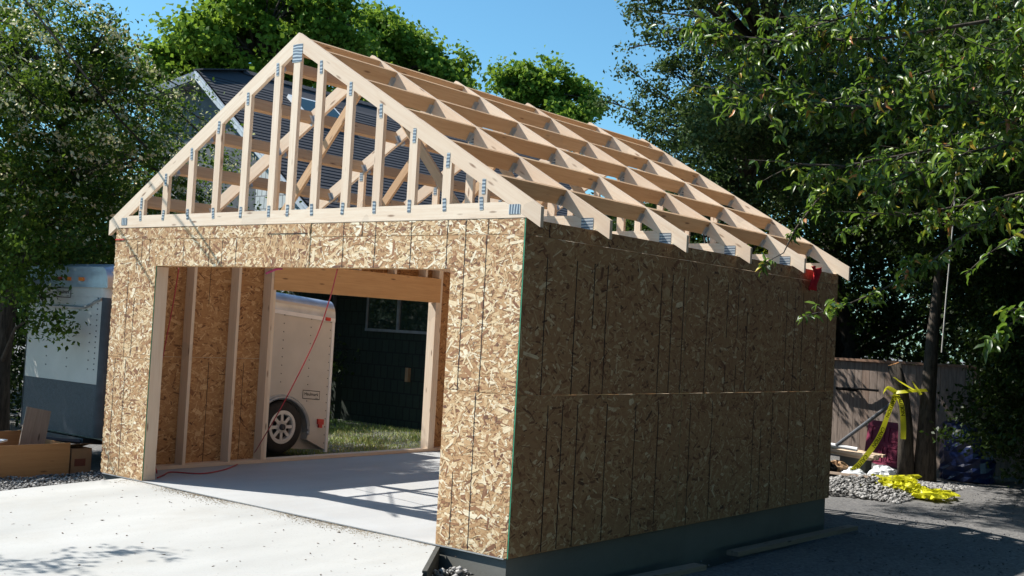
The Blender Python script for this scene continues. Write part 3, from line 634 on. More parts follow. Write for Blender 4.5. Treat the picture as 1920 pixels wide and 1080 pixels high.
def wing():
    root=empty('house_wing',(-9.5,8.2,-.2),'dark green shingled wall with a sliding window, behind the trailer and in full shade','house')
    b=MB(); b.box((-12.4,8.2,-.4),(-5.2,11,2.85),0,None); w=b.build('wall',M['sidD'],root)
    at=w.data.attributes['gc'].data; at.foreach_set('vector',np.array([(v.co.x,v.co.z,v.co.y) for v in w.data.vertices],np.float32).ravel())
    b=MB(); b.add([(-12.6,7.0,2.64),(-5.0,7.0,2.64),(-5.0,11.3,3.1),(-12.6,11.3,3.1),(-12.6,7.0,2.78),(-5.0,7.0,2.78),(-5.0,11.3,3.24),(-12.6,11.3,3.24)],[(0,3,2,1),(4,5,6,7),(0,1,5,4),(1,2,6,5),(2,3,7,6),(3,0,4,7)]); b.build('roof',M['roof'],root)  # eave lengthened out of sight to keep sun off the wall
    x0,x1,z0,z1=-10.12,-8.45,1.60,2.55; b=MB()
    b.box((x0,8.15,z0-.03),(x1,8.21,z0+.02),0,None); b.box((x0,8.15,z1),(x1,8.21,z1+.05),0,None); b.box((x0-.0,8.16,z0),(x0+.035,8.21,z1),0,None); b.box((x1-.035,8.16,z0),(x1,8.21,z1),0,None); b.box(((x0+x1)/2-.03,8.15,z0+.02),((x0+x1)/2+.03,8.21,z1),0,None)
    wi=b.build('window',simple('grey window frame',(.22,.23,.24),.5),root)
    b=MB(); b.box((x0+.035,8.185,z0+.02),(x1-.035,8.195,z1),0,None); b.build('glass',M['glass'],wi)
    b=MB(); 
    for i in range(9): b.box(((x0+x1)/2+.04,8.197,z0+.06+i*.095),(x1-.04,8.1985,z0+.12+i*.095),0,None)
    b.build('blind',simple('dark green blind',(.03,.07,.045),.5),wi)
    b=MB(); b.box((-9.0,8.13,.7),(-8.93,8.20,.95),0,None); b.build('outlet_box',M['card'],root)
    b=MB(); b.tube([(-10.95,8.12,-.2),(-10.95,8.12,2.7)],.04,8); b.build('downpipe',M['dkmetal'],root)
wing()

# ================================================================== FENCE AND YARD JUNK (far right)
def fence():
    root=empty('board_fence',(-2,14.1,-.35),'weathered brown board fence with cap rail behind the caution-taped tree','fence')
    b=MB(); x=-10.0
    while x<6:
        w=.138; b.box((x,14.1+random.uniform(-.004,.004),-.33),(x+w,14.122,1.50+random.uniform(-.01,.01)),0,None,random.random()); x+=w+.006
    b.build('boards',M['fence'],root)
    b=MB(); b.box((-10,14.04,1.50),(6,14.17,1.545),0,None,.95); b.box((-10,14.123,.2),(6,14.16,.29),0,None,.2); b.box((-10,14.125,1.1),(6,14.16,1.19),0,None,.2)
    b.build('rail',M['fence'],root)
fence()
def junk():
    b=MB(); U=Vector((.72,-.25,0)).normalized(); O=Vector((-2.62,13.55,-.33)); V_=Vector((.0,.25,1)).normalized(); Nn=U.cross(V_)
    b.obox(O,U*.85,V_*.80,Nn*.035); root=b.build('door_panel',M['maroon']); tag(root,'maroon panelled door leaning on the board fence left of the trunk','door')
    b=MB()
    for j in(0,1):
        for i in (0,1):
            o=O+U*(.10+i*.38)+V_*(.07+j*.36)+Nn*.036
            for (a0,a1,b0,b1) in ((0,.30,0,.02),(0,.30,.26,.28),(0,.02,.02,.26),(.28,.30,.02,.26)): b.obox(o+U*a0+V_*b0,U*(a1-a0),V_*(b1-b0),Nn*.014)
            b.obox(o+U*.06+V_*.06,U*.18,V_*.16,Nn*.012)
    b.build('moulding',M['maroon'],root)
    b=MB()
    for i in range(3): b.obox((-2.95+.02*i,11.9+.16*i,.0),(1.12,.02,-.07),(0,.14,0),(0,0,.045),0)
    for i in range(2): b.obox((-3.0+.03*i,11.95+.17*i,-.05),(1.1,.02,-.07),(0,.14,0),(0,0,.045),0)
    tag(b.build('lumber_stack',M['lumber']),'small stack of clean boards raised on a block behind the garage','lumber')
    b=MB(); b.box((-2.45,12.02,-.36),(-2.0,12.3,-.06),0,None); tag(b.build('concrete_block',M['found']),'grey block propping up the small stack of boards','block')
    b=MB(); b.tube([(-2.45,11.85,.08),(-1.55,12.05,.90)],.032,10); tag(b.build('pipe',M['dkmetal']),'black pipe slanting from the board stack up to the trunk','pipe')
    b=MB(); b.tube([(-2.55,11.85,.085),(-2.1,11.9,.05)],.035,10); tag(b.build('white_pipe',M['trim']),'short white pipe lying on the board stack','pipe')
    # crumpled bags
    for lb,c,rx,ry,rz,mt in (('white plastic bag crumpled on the ground beside the trunk',(-1.55,11.6,-.30),.20,.25,.16,'rubbish'),('white crumpled plastic film under the board stack',(-1.95,11.25,-.32),.26,.22,.13,'rubbish'),('black rubbish sack behind the far corner of the garage',(-2.35,10.9,-.25),.28,.3,.22,'black'),('tan paper sack between the plastic and the black rubbish sack',(-2.15,11.2,-.26),.2,.2,.15,'card')):
        b=MB(); n1,n2=14,20; vs=[];rg=random.Random(lb)
        for i in range(n1+1):
            th=math.pi*i/n1
            for j in range(n2):
                ph=2*math.pi*j/n2; rr=1+rg.uniform(-.16,.16); vs.append((c[0]+rx*rr*math.sin(th)*math.cos(ph),c[1]+ry*rr*math.sin(th)*math.sin(ph),c[2]+rz*rr*math.cos(th)))
        b.add(vs,[(i*n2+j,(i+1)*n2+j,(i+1)*n2+(j+1)%n2,i*n2+(j+1)%n2) for i in range(n1) for j in range(n2)],0,None,.5); tag(b.build('plastic_bag' if mt!='card' else 'paper_sack',M[mt]),lb,'bag' if mt!='card' else 'sack')
    b=MB(); n1,n2=14,22; vs=[]; rg=random.Random(5)
    for i in range(n1+1):
        t=i/n1
        for j in range(n2):
            ph=2*math.pi*j/n2; rr=.36*(1+rg.uniform(-.08,.08))*(1 if t<.85 else (1-t)/.15); vs.append((-.62+rr*math.cos(ph)*1.2,12.9+rr*math.sin(ph),-.35+.95*min(1,t/.85)+rg.uniform(-.02,.02)))
    b.add(vs,[(i*n2+j,(i+1)*n2+j,(i+1)*n2+(j+1)%n2,i*n2+(j+1)%n2) for i in range(n1) for j in range(n2)][::-1],0,None,.5); tag(b.build('tarp_bundle',M['blue']),'bundle under a blue tarp in the dark right of the trunk','tarp')
    b=MB(); b.obox((-2.05,10.2,-.22),(1.0,-.5,.06),(.05,.1,0),(0,0,.03)); tag(b.build('board',M['oldwood']),'grey weathered board lying on the gravel heap near the garage corner','board')
    b=MB(); b.tube([(-2.6,14.04,.98),(-2.95,13.98,.99),(-3.4,14.0,.97)],.022,8); b.tube([(-3.0,14.03,.95),(-3.4,14.03,.96)],.02,8); tag(b.build('black_cable_coil',M['black']),'black cable end hanging on the fence just past the garage corner','cable')
junk()
# caution tape
def ribbon(mb,pts,w,twist,letters=None,mi=0,seg=60,up=Vector((0,0,1))):
    pts=[Vector(p) for p in pts]
    def cr(t):
        n=len(pts)-1; i=min(int(t*n),n-1); u_=t*n-i; p0,p1,p2,p3=pts[max(i-1,0)],pts[i],pts[i+1],pts[min(i+2,n)]
        return .5*((2*p1)+(p2-p0)*u_+(2*p0-5*p1+4*p2-p3)*u_*u_+(3*p1-p0-3*p2+p3)*u_**3)
    P=[cr(i/seg) for i in range(seg+1)]; Ls=[0]
    for a,b in zip(P,P[1:]): Ls.append(Ls[-1]+(b-a).length)
    def frame(i):
        d=(P[min(i+1,seg)]-P[max(i-1,0)]).normalized(); side=d.cross(Vector((.62,-.78,.05))).normalized(); nn=side.cross(d); a=twist(i/seg)
        return P[i],d,side*math.cos(a)+nn*math.sin(a),(nn*math.cos(a)-side*math.sin(a))
    vs=[];fs=[]
    for i in range(seg+1):
        p,d,s,n=frame(i); vs+=[p-s*w/2,p+s*w/2]
    fs=[(2*i,2*i+1,2*i+3,2*i+2) for i in range(seg)]; mb.add(vs,fs,mi,None)
    if letters:
        V_,F_=text_mesh('CAUTION',w*.95); wt=max(v.x for v in V_)-min(v.x for v in V_); s0=wt*.6
        while s0+wt*.6<Ls[-1]:
            vv=[]
            for v in V_:
                sl=s0+v.x; i=max(0,min(seg-1,int(np.searchsorted(Ls,sl))-1)); p,d,s,n=frame(i); q,_,s2,n2=frame(i+1); fr=(sl-Ls[i])/max(1e-6,Ls[i+1]-Ls[i])
                pp=p.lerp(q,fr); ss=s.lerp(s2,fr); n3=n.lerp(n2,fr); vv.append(pp+ss*(-v.y)+n3*.003)
            for F in F_: pass
            mb.add(vv,F_,1,None); mb.add([x-0*x+(Vector(x)-Vector(x)) if False else Vector(x) for x in vv],[],1,None)
            vv2=[Vector(x) for x in vv]; s0+=wt*1.5
def tape():
    root=empty('caution_tape',(-1.4,11.7,-.3),'yellow caution tape tied round the trunk with two long ends hanging','caution tape')
    b=MB(); ribbon(b,[(-1.42,11.70,1.02),(-1.50,11.62,.70),(-1.60,11.5,.30),(-1.78,11.3,-.08),(-1.90,11.1,-.27)],.085,lambda t:.25*math.sin(t*7),True); b.build('tape_end',[M['tape'],M['black']],root)
    b=MB(); ribbon(b,[(-1.40,11.70,1.02),(-1.28,11.60,.85),(-1.24,11.6,.55),(-1.24,11.62,.32)],.085,lambda t:.3*math.sin(t*5+1),True); b.build('tape_end',[M['tape'],M['black']],root)
    b=MB()
    ribbon(b,[(-1.48,11.85,1.08),(-1.40,11.66,1.06),(-1.15,11.70,1.10),(-1.0,11.95,1.12)],.06,lambda t:.6,False); ribbon(b,[(-1.40,11.68,1.05),(-1.52,11.6,1.12),(-1.58,11.6,1.0),(-1.42,11.64,1.0)],.07,lambda t:t*2,False); ribbon(b,[(-1.45,11.66,1.30),(-1.3,11.62,1.22),(-1.1,11.62,1.12)],.05,lambda t:.9,False)
    ribbon(b,[(-1.15,11.66,1.26),(-1.05,11.6,1.15),(-.98,11.6,1.05)],.05,lambda t:1-t,False)
    b.build('knot',[M['tape'],M['black']],root)
    b=MB(); rg=random.Random(9)
    for k2 in range(64):
        t=rg.random(); cx=-1.30+t*1.25; cy=10.35-.55*t+rg.uniform(-.55,.35)*(1-.4*t); hh=.16*math.exp(-((t-.45)/.4)**2)
        pts=[(cx+rg.uniform(-.22,.22),cy+rg.uniform(-.2,.2),-.315+rg.random()*(hh*.9+.03)+.015) for _ in range(6)]
        a0=rg.uniform(0,3); ribbon(b,pts,.058,lambda t,a0=a0:a0+t*9,k2%5==0,0,22)
    tag(b.build('caution_tape_pile',[M['tape'],M['black']]),'tangled heap of yellow caution tape on the gravel at the foot of the trunk','caution tape')
tape()

# ================================================================== TREES
def leaf_geo(P,Nn,size,asp,rg,rich=False):
    n=len(P); Nn=Nn/np.maximum(1e-6,np.linalg.norm(Nn,axis=1,keepdims=True)); a=rg.normal(size=(n,3)); 
    if rich: a[:,2]-=1.3
    t=a-Nn*(a*Nn).sum(1,keepdims=True); t/=np.maximum(1e-6,np.linalg.norm(t,axis=1,keepdims=True)); b=np.cross(Nn,t); s=size[:,None]; w=s*asp
    if not rich:
        V=np.stack([P-t*s*.5,P-t*s*.02+b*w*.5+Nn*s*.10,P+t*s*.5-Nn*s*.06,P-t*s*.02-b*w*.5+Nn*s*.10],1)
        return V.reshape(-1,3),(np.arange(n)[:,None]*4+np.arange(4)[None]),4
    dr=Nn*s*rg.uniform(.4,2.6,(n,1))
    V=np.stack([P,P+t*s*.52-dr*.03,P+t*s-dr*.22, P+t*s*.22+b*w*.42+dr*.09,P+t*s*.66+b*w*.38+dr*.03, P+t*s*.22-b*w*.42+dr*.09,P+t*s*.66-b*w*.38+dr*.03],1)
    q=np.array([(0,3,4,1),(1,4,2,2),(0,1,6,5),(1,2,6,6)])
    tri=np.array([(0,3,1),(3,4,1),(1,4,2),(0,1,5),(5,1,6),(1,2,6)])
    return V.reshape(-1,3),(np.arange(n)[:,None,None]*7+tri[None]).reshape(-1,3),7
def crown_pts(lobes,dens,per,sig,rg,shell=.45,sub=5,subf=.42,flat=1.):
    full=[]
    for (x,y,z,r_) in lobes:
        full.append((x,y,z,r_))
        if sub and r_>.3:
            for _ in range(sub):
                d=rg.normal(size=3); d/=np.linalg.norm(d); rr=r_*rg.uniform(.6,1.3)*subf; q=np.array((x,y,z))+d*r_*rg.uniform(.75,1.3)*np.array((1,1,flat)); full.append((*q,rr))
    P=[];Nn=[];T=[]
    for (x,y,z,r_) in full:
        nc=max(3,int(dens*r_*r_)); d=rg.normal(size=(nc,3)); d/=np.linalg.norm(d,axis=1,keepdims=True); rad=r_*rg.uniform(shell,1.0,(nc,1))
        c=np.array((x,y,z))+d*rad*np.array((1,1,flat)); tt=rg.random(nc)
        m=rg.integers(int(per*.5),int(per*1.5)+1,nc); idx=np.repeat(np.arange(nc),m); k2=len(idx)
        sg=sig*rg.uniform(.6,1.4,(nc,1))
        P.append(c[idx]+rg.normal(size=(k2,3))*sg[idx]*np.array((1,1,.7))); Nn.append(d[idx]*.55+rg.normal(size=(k2,3))*.75+np.array((0,0,.45))); T.append(tt[idx]*.55+rg.random(k2)*.45)
    return np.concatenate(P),np.concatenate(Nn),np.concatenate(T),full
def tree(name,label,cat,base,lobes,dens,per,sig,ls,mat,seed,trunk=None,r0=.16,group=None,asp=.55,filt=None,tmap=None,shell=.45,sub=5,flat=1.,limbs=True,rich=False,subf=.42):
    rg=np.random.default_rng(seed); root=empty(name,base,label,cat,group)
    P,Nn,T,full=crown_pts(lobes,dens,per,sig,rg,shell,sub,subf,flat)
    if filt is not None: kk=filt(P); P,Nn,T=P[kk],Nn[kk],T[kk]
    if tmap is not None: T=tmap(P,T,rg)
    V,F,k2=leaf_geo(P,Nn,ls*rg.uniform(.6,1.25,len(P)),asp,rg,rich)
    npmesh('crown',V,F,mat,root,np.repeat(T,k2))
    b=MB(); cen=np.mean([l[:3] for l in lobes],axis=0); base=Vector(base)
    tr=trunk or [base,base.lerp(Vector(cen),.35)+Vector((.1,0,.1)),base.lerp(Vector(cen),.75),Vector(cen)]
    tr=[Vector(p) for p in tr]; n=len(tr); b.tube(tr,[r0*(1.25 if i==0 else 1-.7*i/(n-1)) for i in range(n)],10)
    if limbs:
        for l in full:
            if l[3]<.22 : continue
            e=Vector(l[:3]); k3=min(range(1,n),key=lambda i:(tr[i]-e).length+ (0 if tr[i].z<e.z+.2 else 2)); s=tr[k3]; m1=s.lerp(e,.5)+Vector((random.uniform(-.1,.1),random.uniform(-.1,.1),.12*(e-s).length))
            b.tube([s,m1,e],[r0*.24,r0*.12,r0*.04],6)
            for _ in range(4):
                d=Vector(rg.normal(size=3)).normalized(); d.z*=flat; b.tube([m1.lerp(e,.8),e+d*l[3]*.35+Vector((0,0,.03)),e+d*l[3]*.7],[r0*.035,r0*.025,r0*.01],4)
    b.build('trunk',M['bark'],root,True)
    return root
Sx,Sy,Sz=SUN
def keep_left(P):
    t=-P[:,1]/-Sy*-1; t=np.where(P[:,1]<0,-P[:,1]/(-Sy),0)  # distance along the sun ray to the front wall plane
    x=P[:,0]+(-Sx)*t; z=P[:,2]-Sz*t
    bad=(P[:,1]<0)&(x>-5.75)&(x<.5)&(z>-.3)&(z<4.6)
    # keep the stretch of driveway in front of the garage clear as well
    tg=(P[:,2]+.05)/Sz; gx=P[:,0]-Sx*tg; gy=P[:,1]-Sy*tg
    bad|=(gx>-5.6)&(gy<.0)
    bad|=(P[:,0]>-5.7)
    bad|=(gx>-10.4)&(gx<-6.2)&(gy>5.3)&(gy<7.6)&(np.random.default_rng(3).random(len(P))<.8)
    # nothing inside the trailer
    bad|=(P[:,0]<-6.15)&(P[:,0]>-8.05)&(P[:,1]>.30)&(P[:,1]<3.9)&(P[:,2]<2.15)
    return ~bad
LEFT=[(-8.53,0.54,4.82,0.95),(-8.6,1.2,4.68,0.8),(-8.74,-0.22,3.75,1.5),(-8.5,0.63,3.34,1.3),(-9.12,2.05,3.56,1.2),(-9.92,3.3,4.35,0.85),(-10.42,4.15,4.78,0.5),(-8.36,1.29,5.32,0.45),(-8.01,1.08,2.6,0.7),(-8.1,0.38,2.2,0.7),(-6.95,0.05,1.73,0.33),(-6.72,0.11,1.52,0.2),(-9.83,3.42,3.21,0.9),(-10.45,4.81,4.01,0.6),(-8.52,1.82,4.88,0.4),(-9.4,-0.6,2.4,1.3),(-10.66,5.27,4.36,0.42),(-8.88,2.28,2.91,0.7),(-9.9,-1.2,4.2,1.2),(-7.3,.0,2.25,.45),(-7.6,.6,2.8,.6),(-10.3,.6,4.9,1.0),(-10.6,2.6,4.2,1.0),(-10.9,5.0,4.0,.8)]
def bloss(P,T,rg):
    T=T*.86; hi=(P[:,2]>2.4); cl=np.sin(P[:,0]*5.1+1)*np.sin(P[:,1]*4.3)*np.sin(P[:,2]*6.1+.5); cl2=np.sin(P[:,0]*11+2)*np.sin(P[:,2]*13)
    k2=hi&(cl>-.05)&(cl2>.30)&(rg.random(len(P))<1.5*np.clip((P[:,2]-2.0)/3.0+.25*(P[:,1]>2.5),.08,.75)); T[k2]=rg.uniform(.89,1,k2.sum()); return T
tree('flowering_tree','big dark tree with cream blossom clusters overhanging the trailer on the left','tree',(-8.95,.62,-.13),LEFT,110,28,.10,.07,M['leafL'],31,
     trunk=[(-8.95,.62,-.13),(-8.9,.6,.9),(-8.85,.65,1.9),(-8.8,.9,3.2),(-8.7,1.2,4.4)],r0=.15,filt=keep_left,tmap=bloss,shell=.35)
tree('dark_hedge','dense black-green hedge in shade behind the trailer at the left edge','hedge',(-11.5,3,-.13),[(-12.2,1.6,.9,1.3),(-11.4,3.2,1.0,1.4),(-11,5.2,1.2,1.4),(-13.3,0,1.0,1.4),(-12.5,4,2.6,1.6),(-11.8,6.2,2.4,1.2),(-13.5,2,3,1.7),(-11.2,7.2,1,1.2),(-14.6,-1.5,1.5,1.6)],55,26,.14,.10,M['leafD'],32,r0=.08,limbs=False)
def tufts(P):
    x,y,z=P[:,0],P[:,1],P[:,2]; return (np.sin(1.9*x+.7*z+1)*np.sin(1.6*y-.4*x)*np.sin(2.2*z+.5)+.55*np.sin(4.3*x+2)*np.sin(3.9*z+1+y))>-.10
MA=[(-25.36,16.9,10.45,3.2),(-24.14,17.85,11.24,2.4),(-26.32,16.15,10.03,2.2),(-27.28,15.41,9.43,1.3),(-23.02,18.77,10.79,1.4),(-24.98,17.13,12.07,2.0),(-23.59,18.26,11.81,1.0),(-25.61,16.78,8.84,2.6),(-26.5,16,7,2.5)]
MBB=[(-24.79,22.44,11.64,2.2),(-23.71,23.34,11.12,1.5),(-23.1,23.84,10.97,1.0),(-25.11,22.15,12.4,1.0),(-24.15,23.02,10.31,2.4),(-22.71,24.17,10.61,0.7),(-25.68,21.77,10.6,2)]
SH=lambda L,f:[(x,y,z,r_*f) for x,y,z,r_ in L]
MC=[(-24.45,30.41,11.93,1.6),(-24.89,30.07,11.79,1.4),(-23.14,31.49,11.46,1.7),(-24.2,30.58,12.5,0.9),(-22.6,31.94,10.94,1.3),(-23.82,30.99,10.52,2.4),(-25.22,29.83,11.09,1.0)]
tree('maple_tree','tall bright green maple behind the house, left of the gable peak','tree',(-25.5,17,-.2),SH(MA,.64),28,75,.34,.19,M['leafM'],33,r0=.35,asp=.9,group='maples beyond the house',sub=11,subf=.42,shell=.15,filt=tufts)
tree('maple_tree','bright green maple just right of the gable peak behind the ridge','tree',(-24.3,23,-.2),SH(MBB,.56),36,75,.32,.19,M['leafM'],34,r0=.3,asp=.9,group='maples beyond the house',sub=11,subf=.42,shell=.15,filt=tufts)
tree('maple_tree','smaller round maple standing alone in the sky above the middle of the roof','tree',(-24,31,-.2),SH(MC,.56),36,75,.32,.19,M['leafM'],35,r0=.3,asp=.9,group='maples beyond the house',sub=11,subf=.42,shell=.15,filt=tufts)
TI=[(-6.51,10.46,6.01,.28),(-6.21,10.67,6.62,.26),(-6.22,10.64,7.01,.22),(-6.15,10.66,7.7,.3),(-5.61,11.11,7.34,.42),(-5.07,11.57,6.89,.8),(-5.59,11.19,6.07,.7),(-4.52,12.05,6.05,1.3),(-5.27,11.49,5.22,1.0),(-4.4,12.09,7.43,1.0),(-4.5,12.15,4.59,1.2),(-5.9,10.95,5.58,.5),(-3.92,12.51,6.58,1.4),(-3.74,12.73,5.13,1.4),(-6.0,10.9,6.3,.3),(-5.5,11.2,6.65,.4),(-4.9,11.4,4.2,.8),(-3.0,8.9,5.0,.75),(-2.1,8.7,4.9,.7),(-3.4,9.8,5.2,.8),(-2.9,7.6,4.7,.5),(-3.2,8.6,4.9,.55),(-2.5,7.9,5.2,.55),(-2.2,7.0,4.7,.35),(-1.6,7.6,5.0,.5),(-4.6,6.9,7.4,.8),(-3.4,7.4,7.4,1.0),(-3.8,8.6,7.4,1.0),(-2.4,8.2,7.5,1.2),(-2.2,6.9,7.5,.9),(-3.1,9.6,7.6,1.0)]  # high end lobes are added above the view to shade the right-hand ground
tree('hawthorn_tree','small-leaved tree with long level boughs reaching into the sky right of the roof','tree',(-5.4,12.6,-.3),TI,75,24,.10,.085,M['leafT'],36,trunk=[(-5.4,12.6,-.3),(-5.2,12.5,2.2),(-4.6,12.3,4.5),(-4.2,12.2,7.0)],r0=.2,flat=.6,shell=.25,sub=6,subf=.38)
DK=[(-5.89,14.9,4.22,1.6),(-4.85,15.72,4.52,2.0),(-3.82,16.49,5.7,2.3),(-3.69,16.72,3.26,1.6),(-2.61,17.43,6.35,2.4),(-2.57,17.59,3.78,2.2),(-4.88,17.07,2.8,1.3),(-5.44,15.29,3.0,1.2),(-3.35,16.74,8.42,2.4),(-4.56,15.79,7.88,2),(-6.8,15.2,2.6,1.6),(-8.3,15.5,2.0,1.4)]
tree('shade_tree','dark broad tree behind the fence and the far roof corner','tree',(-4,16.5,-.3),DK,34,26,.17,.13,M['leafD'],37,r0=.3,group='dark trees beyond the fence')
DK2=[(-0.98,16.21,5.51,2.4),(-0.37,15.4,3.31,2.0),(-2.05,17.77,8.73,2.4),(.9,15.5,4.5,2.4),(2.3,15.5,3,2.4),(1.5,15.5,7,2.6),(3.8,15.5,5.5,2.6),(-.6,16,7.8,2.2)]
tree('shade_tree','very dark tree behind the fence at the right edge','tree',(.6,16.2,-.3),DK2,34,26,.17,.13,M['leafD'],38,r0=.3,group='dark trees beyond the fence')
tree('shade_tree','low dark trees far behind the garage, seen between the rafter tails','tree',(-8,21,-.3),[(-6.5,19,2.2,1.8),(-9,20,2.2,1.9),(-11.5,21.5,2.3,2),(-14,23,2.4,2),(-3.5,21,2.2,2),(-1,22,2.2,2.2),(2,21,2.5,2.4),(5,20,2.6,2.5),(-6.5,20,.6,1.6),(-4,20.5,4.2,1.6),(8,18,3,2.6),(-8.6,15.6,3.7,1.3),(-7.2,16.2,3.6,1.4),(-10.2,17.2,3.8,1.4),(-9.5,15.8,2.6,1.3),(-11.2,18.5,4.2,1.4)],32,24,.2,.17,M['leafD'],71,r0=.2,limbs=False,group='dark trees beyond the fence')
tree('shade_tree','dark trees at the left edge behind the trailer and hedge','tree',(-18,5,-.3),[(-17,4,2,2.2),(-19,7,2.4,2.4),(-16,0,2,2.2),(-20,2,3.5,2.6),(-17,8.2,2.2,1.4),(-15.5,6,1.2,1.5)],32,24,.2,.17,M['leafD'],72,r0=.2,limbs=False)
tree('golden_shrub','yellow-green shrub glowing in sun above the far rafter tails','shrub',(-5.6,14.4,-.3),[(-5.3,14.0,3.9,.4),(-5.9,14.3,3.3,.5),(-5.1,13.9,3.2,.5),(-5.5,14.0,2.6,.7)],85,22,.10,.085,M['leafY'],39,r0=.06)
# caution-taped tree: two stems with a cut limb, own crown plus unseen high lobes added to shade the yard
TT=[(-1.6,12,5.0,1.3),(-.6,12.4,5.2,1.5),(-1.0,12.6,4.0,1.2),(.4,12.2,4.8,1.5),(-2.0,12.6,4.3,.7),(1.4,12,4.2,1.4),(.6,12.8,3.3,1.2),(2.4,11.8,4.6,1.5),(-.4,12.6,6.6,1.5),(2.2,12.4,3.0,1.2),(1.2,12.3,6.4,1.5),(-1.5,10.1,4.9,.8),(-.6,10.2,5.2,1.0),(.6,9.8,4.7,1.2),(1.8,9.5,5,1.3),(.3,10.8,5.6,1.2),(-2.1,8.4,4.5,.75),(-1.1,8.1,4.6,.85),(-.1,7.9,4.8,.8),(-.9,9.2,5.0,.8),(.9,8.6,5.2,.9),(-6.4,5.3,8.0,.42),(-5.6,5.4,8.0,.5),(-4.7,5.3,8.0,.55),(-5.1,6.1,8.1,.6),(-6.0,6.4,8.1,.45),(-4.2,6.0,8.1,.6),(-3.6,5.6,8.0,.6),(-3.2,6.5,8.1,.7)]
tt=tree('twin_stem_tree','dark twin-stemmed tree with a sawn limb stub tied with yellow tape','tree',(-1.1,12.0,-.35),TT,60,24,.13,.10,M['leafD'],40,trunk=[(-1.02,12.05,-.4),(-1.02,12.05,.8),(-1.0,12.1,2.0),(-.95,12.2,3.2),(-.9,12.3,4.6)],r0=.15,limbs=False)
b=MB(); b.tube([(-1.27,11.9,-.4),(-1.30,11.88,.5),(-1.38,11.84,1.1),(-1.50,11.78,1.50)],[.14,.115,.11,.105],12)
b.build('stem',M['bark'],tt,True)
b=MB(); b.tube([(-1.502,11.78,1.501),(-1.506,11.778,1.512)],[.098,.094],14); b.build('sawn_face',M['ply'],tt)
tree('dark_hedge','black mass of hedge at the right edge behind the shaded yard','hedge',(1.2,12,-.35),[(.55,11.6,.6,.75),(1.3,11.2,.7,1.0),(2.4,11.0,.8,1.3),(.9,12.2,1.5,1.0),(2.1,12,2.0,1.3),(3.8,10.6,1.0,1.6),(3.6,11.6,2.4,1.6),(.25,12.9,.9,.75),(.4,12.8,2.0,.95),(-.1,13.3,1.0,.65),(.2,11.9,1.7,.7),(.0,12.6,2.6,.7),(-.35,13.5,1.9,.5)],80,26,.12,.09,M['leafD'],41,r0=.06,limbs=False)

# foreground cherry: long boughs with large leaves hanging in from the right
def sprays(name,label,cat,base,trunk,boughs,seed,ls=.084,mat='leafN',per=7,r0=.11,fill=None,parent=None):
    rg=np.random.default_rng(seed); root=empty(name,base,label,cat); b=MB(); P=[];Nn=[];T=[];D=[]
    if trunk: b.tube(trunk,[r0*(1.2-.6*i/(len(trunk)-1)) for i in range(len(trunk))],10)
    def twig(a,d,l,r_,dens):
        pts=[Vector(a)]; dd=Vector(d).normalized()
        n=max(3,int(l/.09))
        for i in range(n):
            dd=(dd+Vector(rg.normal(0,.13,3))+Vector((0,0,-.035))).normalized(); pts.append(pts[-1]+dd*(l/n))
        b.tube(pts,[r_*(1-.8*i/n) for i in range(n+1)],5)
        for i in range(1,n+1):
            for _ in range(rg.poisson(dens)):
                p=pts[i-1].lerp(pts[i],rg.random()); P.append(p+Vector(rg.normal(0,.012,3))); Nn.append(Vector(rg.normal(0,.6,3))+Vector((-.25,-.15,.6))); T.append(rg.random())
        return pts
    for (pts,r1,tl,td) in boughs:
        pts=[Vector(p) for p in pts]; b.tube(pts,[r1*(1-.75*i/(len(pts)-1)) for i in range(len(pts))],7)
        tot=sum((q-p).length for p,q in zip(pts,pts[1:])); m=int(tot*td)
        for _ in range(m):
            t=rg.random()**.8; s=t*tot
            for p,q in zip(pts,pts[1:]):
                l=(q-p).length
                if s<=l: break
                s-=l
            a=p.lerp(q,min(1,s/l)); bd=(q-p).normalized(); d=bd*.7+Vector(rg.normal(0,.55,3))+Vector((0,0,-.15)); tp=twig(a,d,tl*rg.uniform(.5,1.2),.006,3.6*per/7)
            if rg.random()<.6: twig(tp[len(tp)//2],Vector(rg.normal(0,1,3))+bd*.4+Vector((0,0,-.3)),tl*.5,.004,3.6*per/7)
        twig(pts[-1],pts[-1]-pts[-2],tl,.006,3.6*per/7)
    V,F,k2=leaf_geo(np.array(P),np.array(Nn),ls*rg.uniform(.55,1.2,len(P)),.42,rg,True)
    npmesh('crown',V,F,M[mat],root,np.repeat(np.array(T),k2)); b.build('trunk',M['bark'],root,True); return root
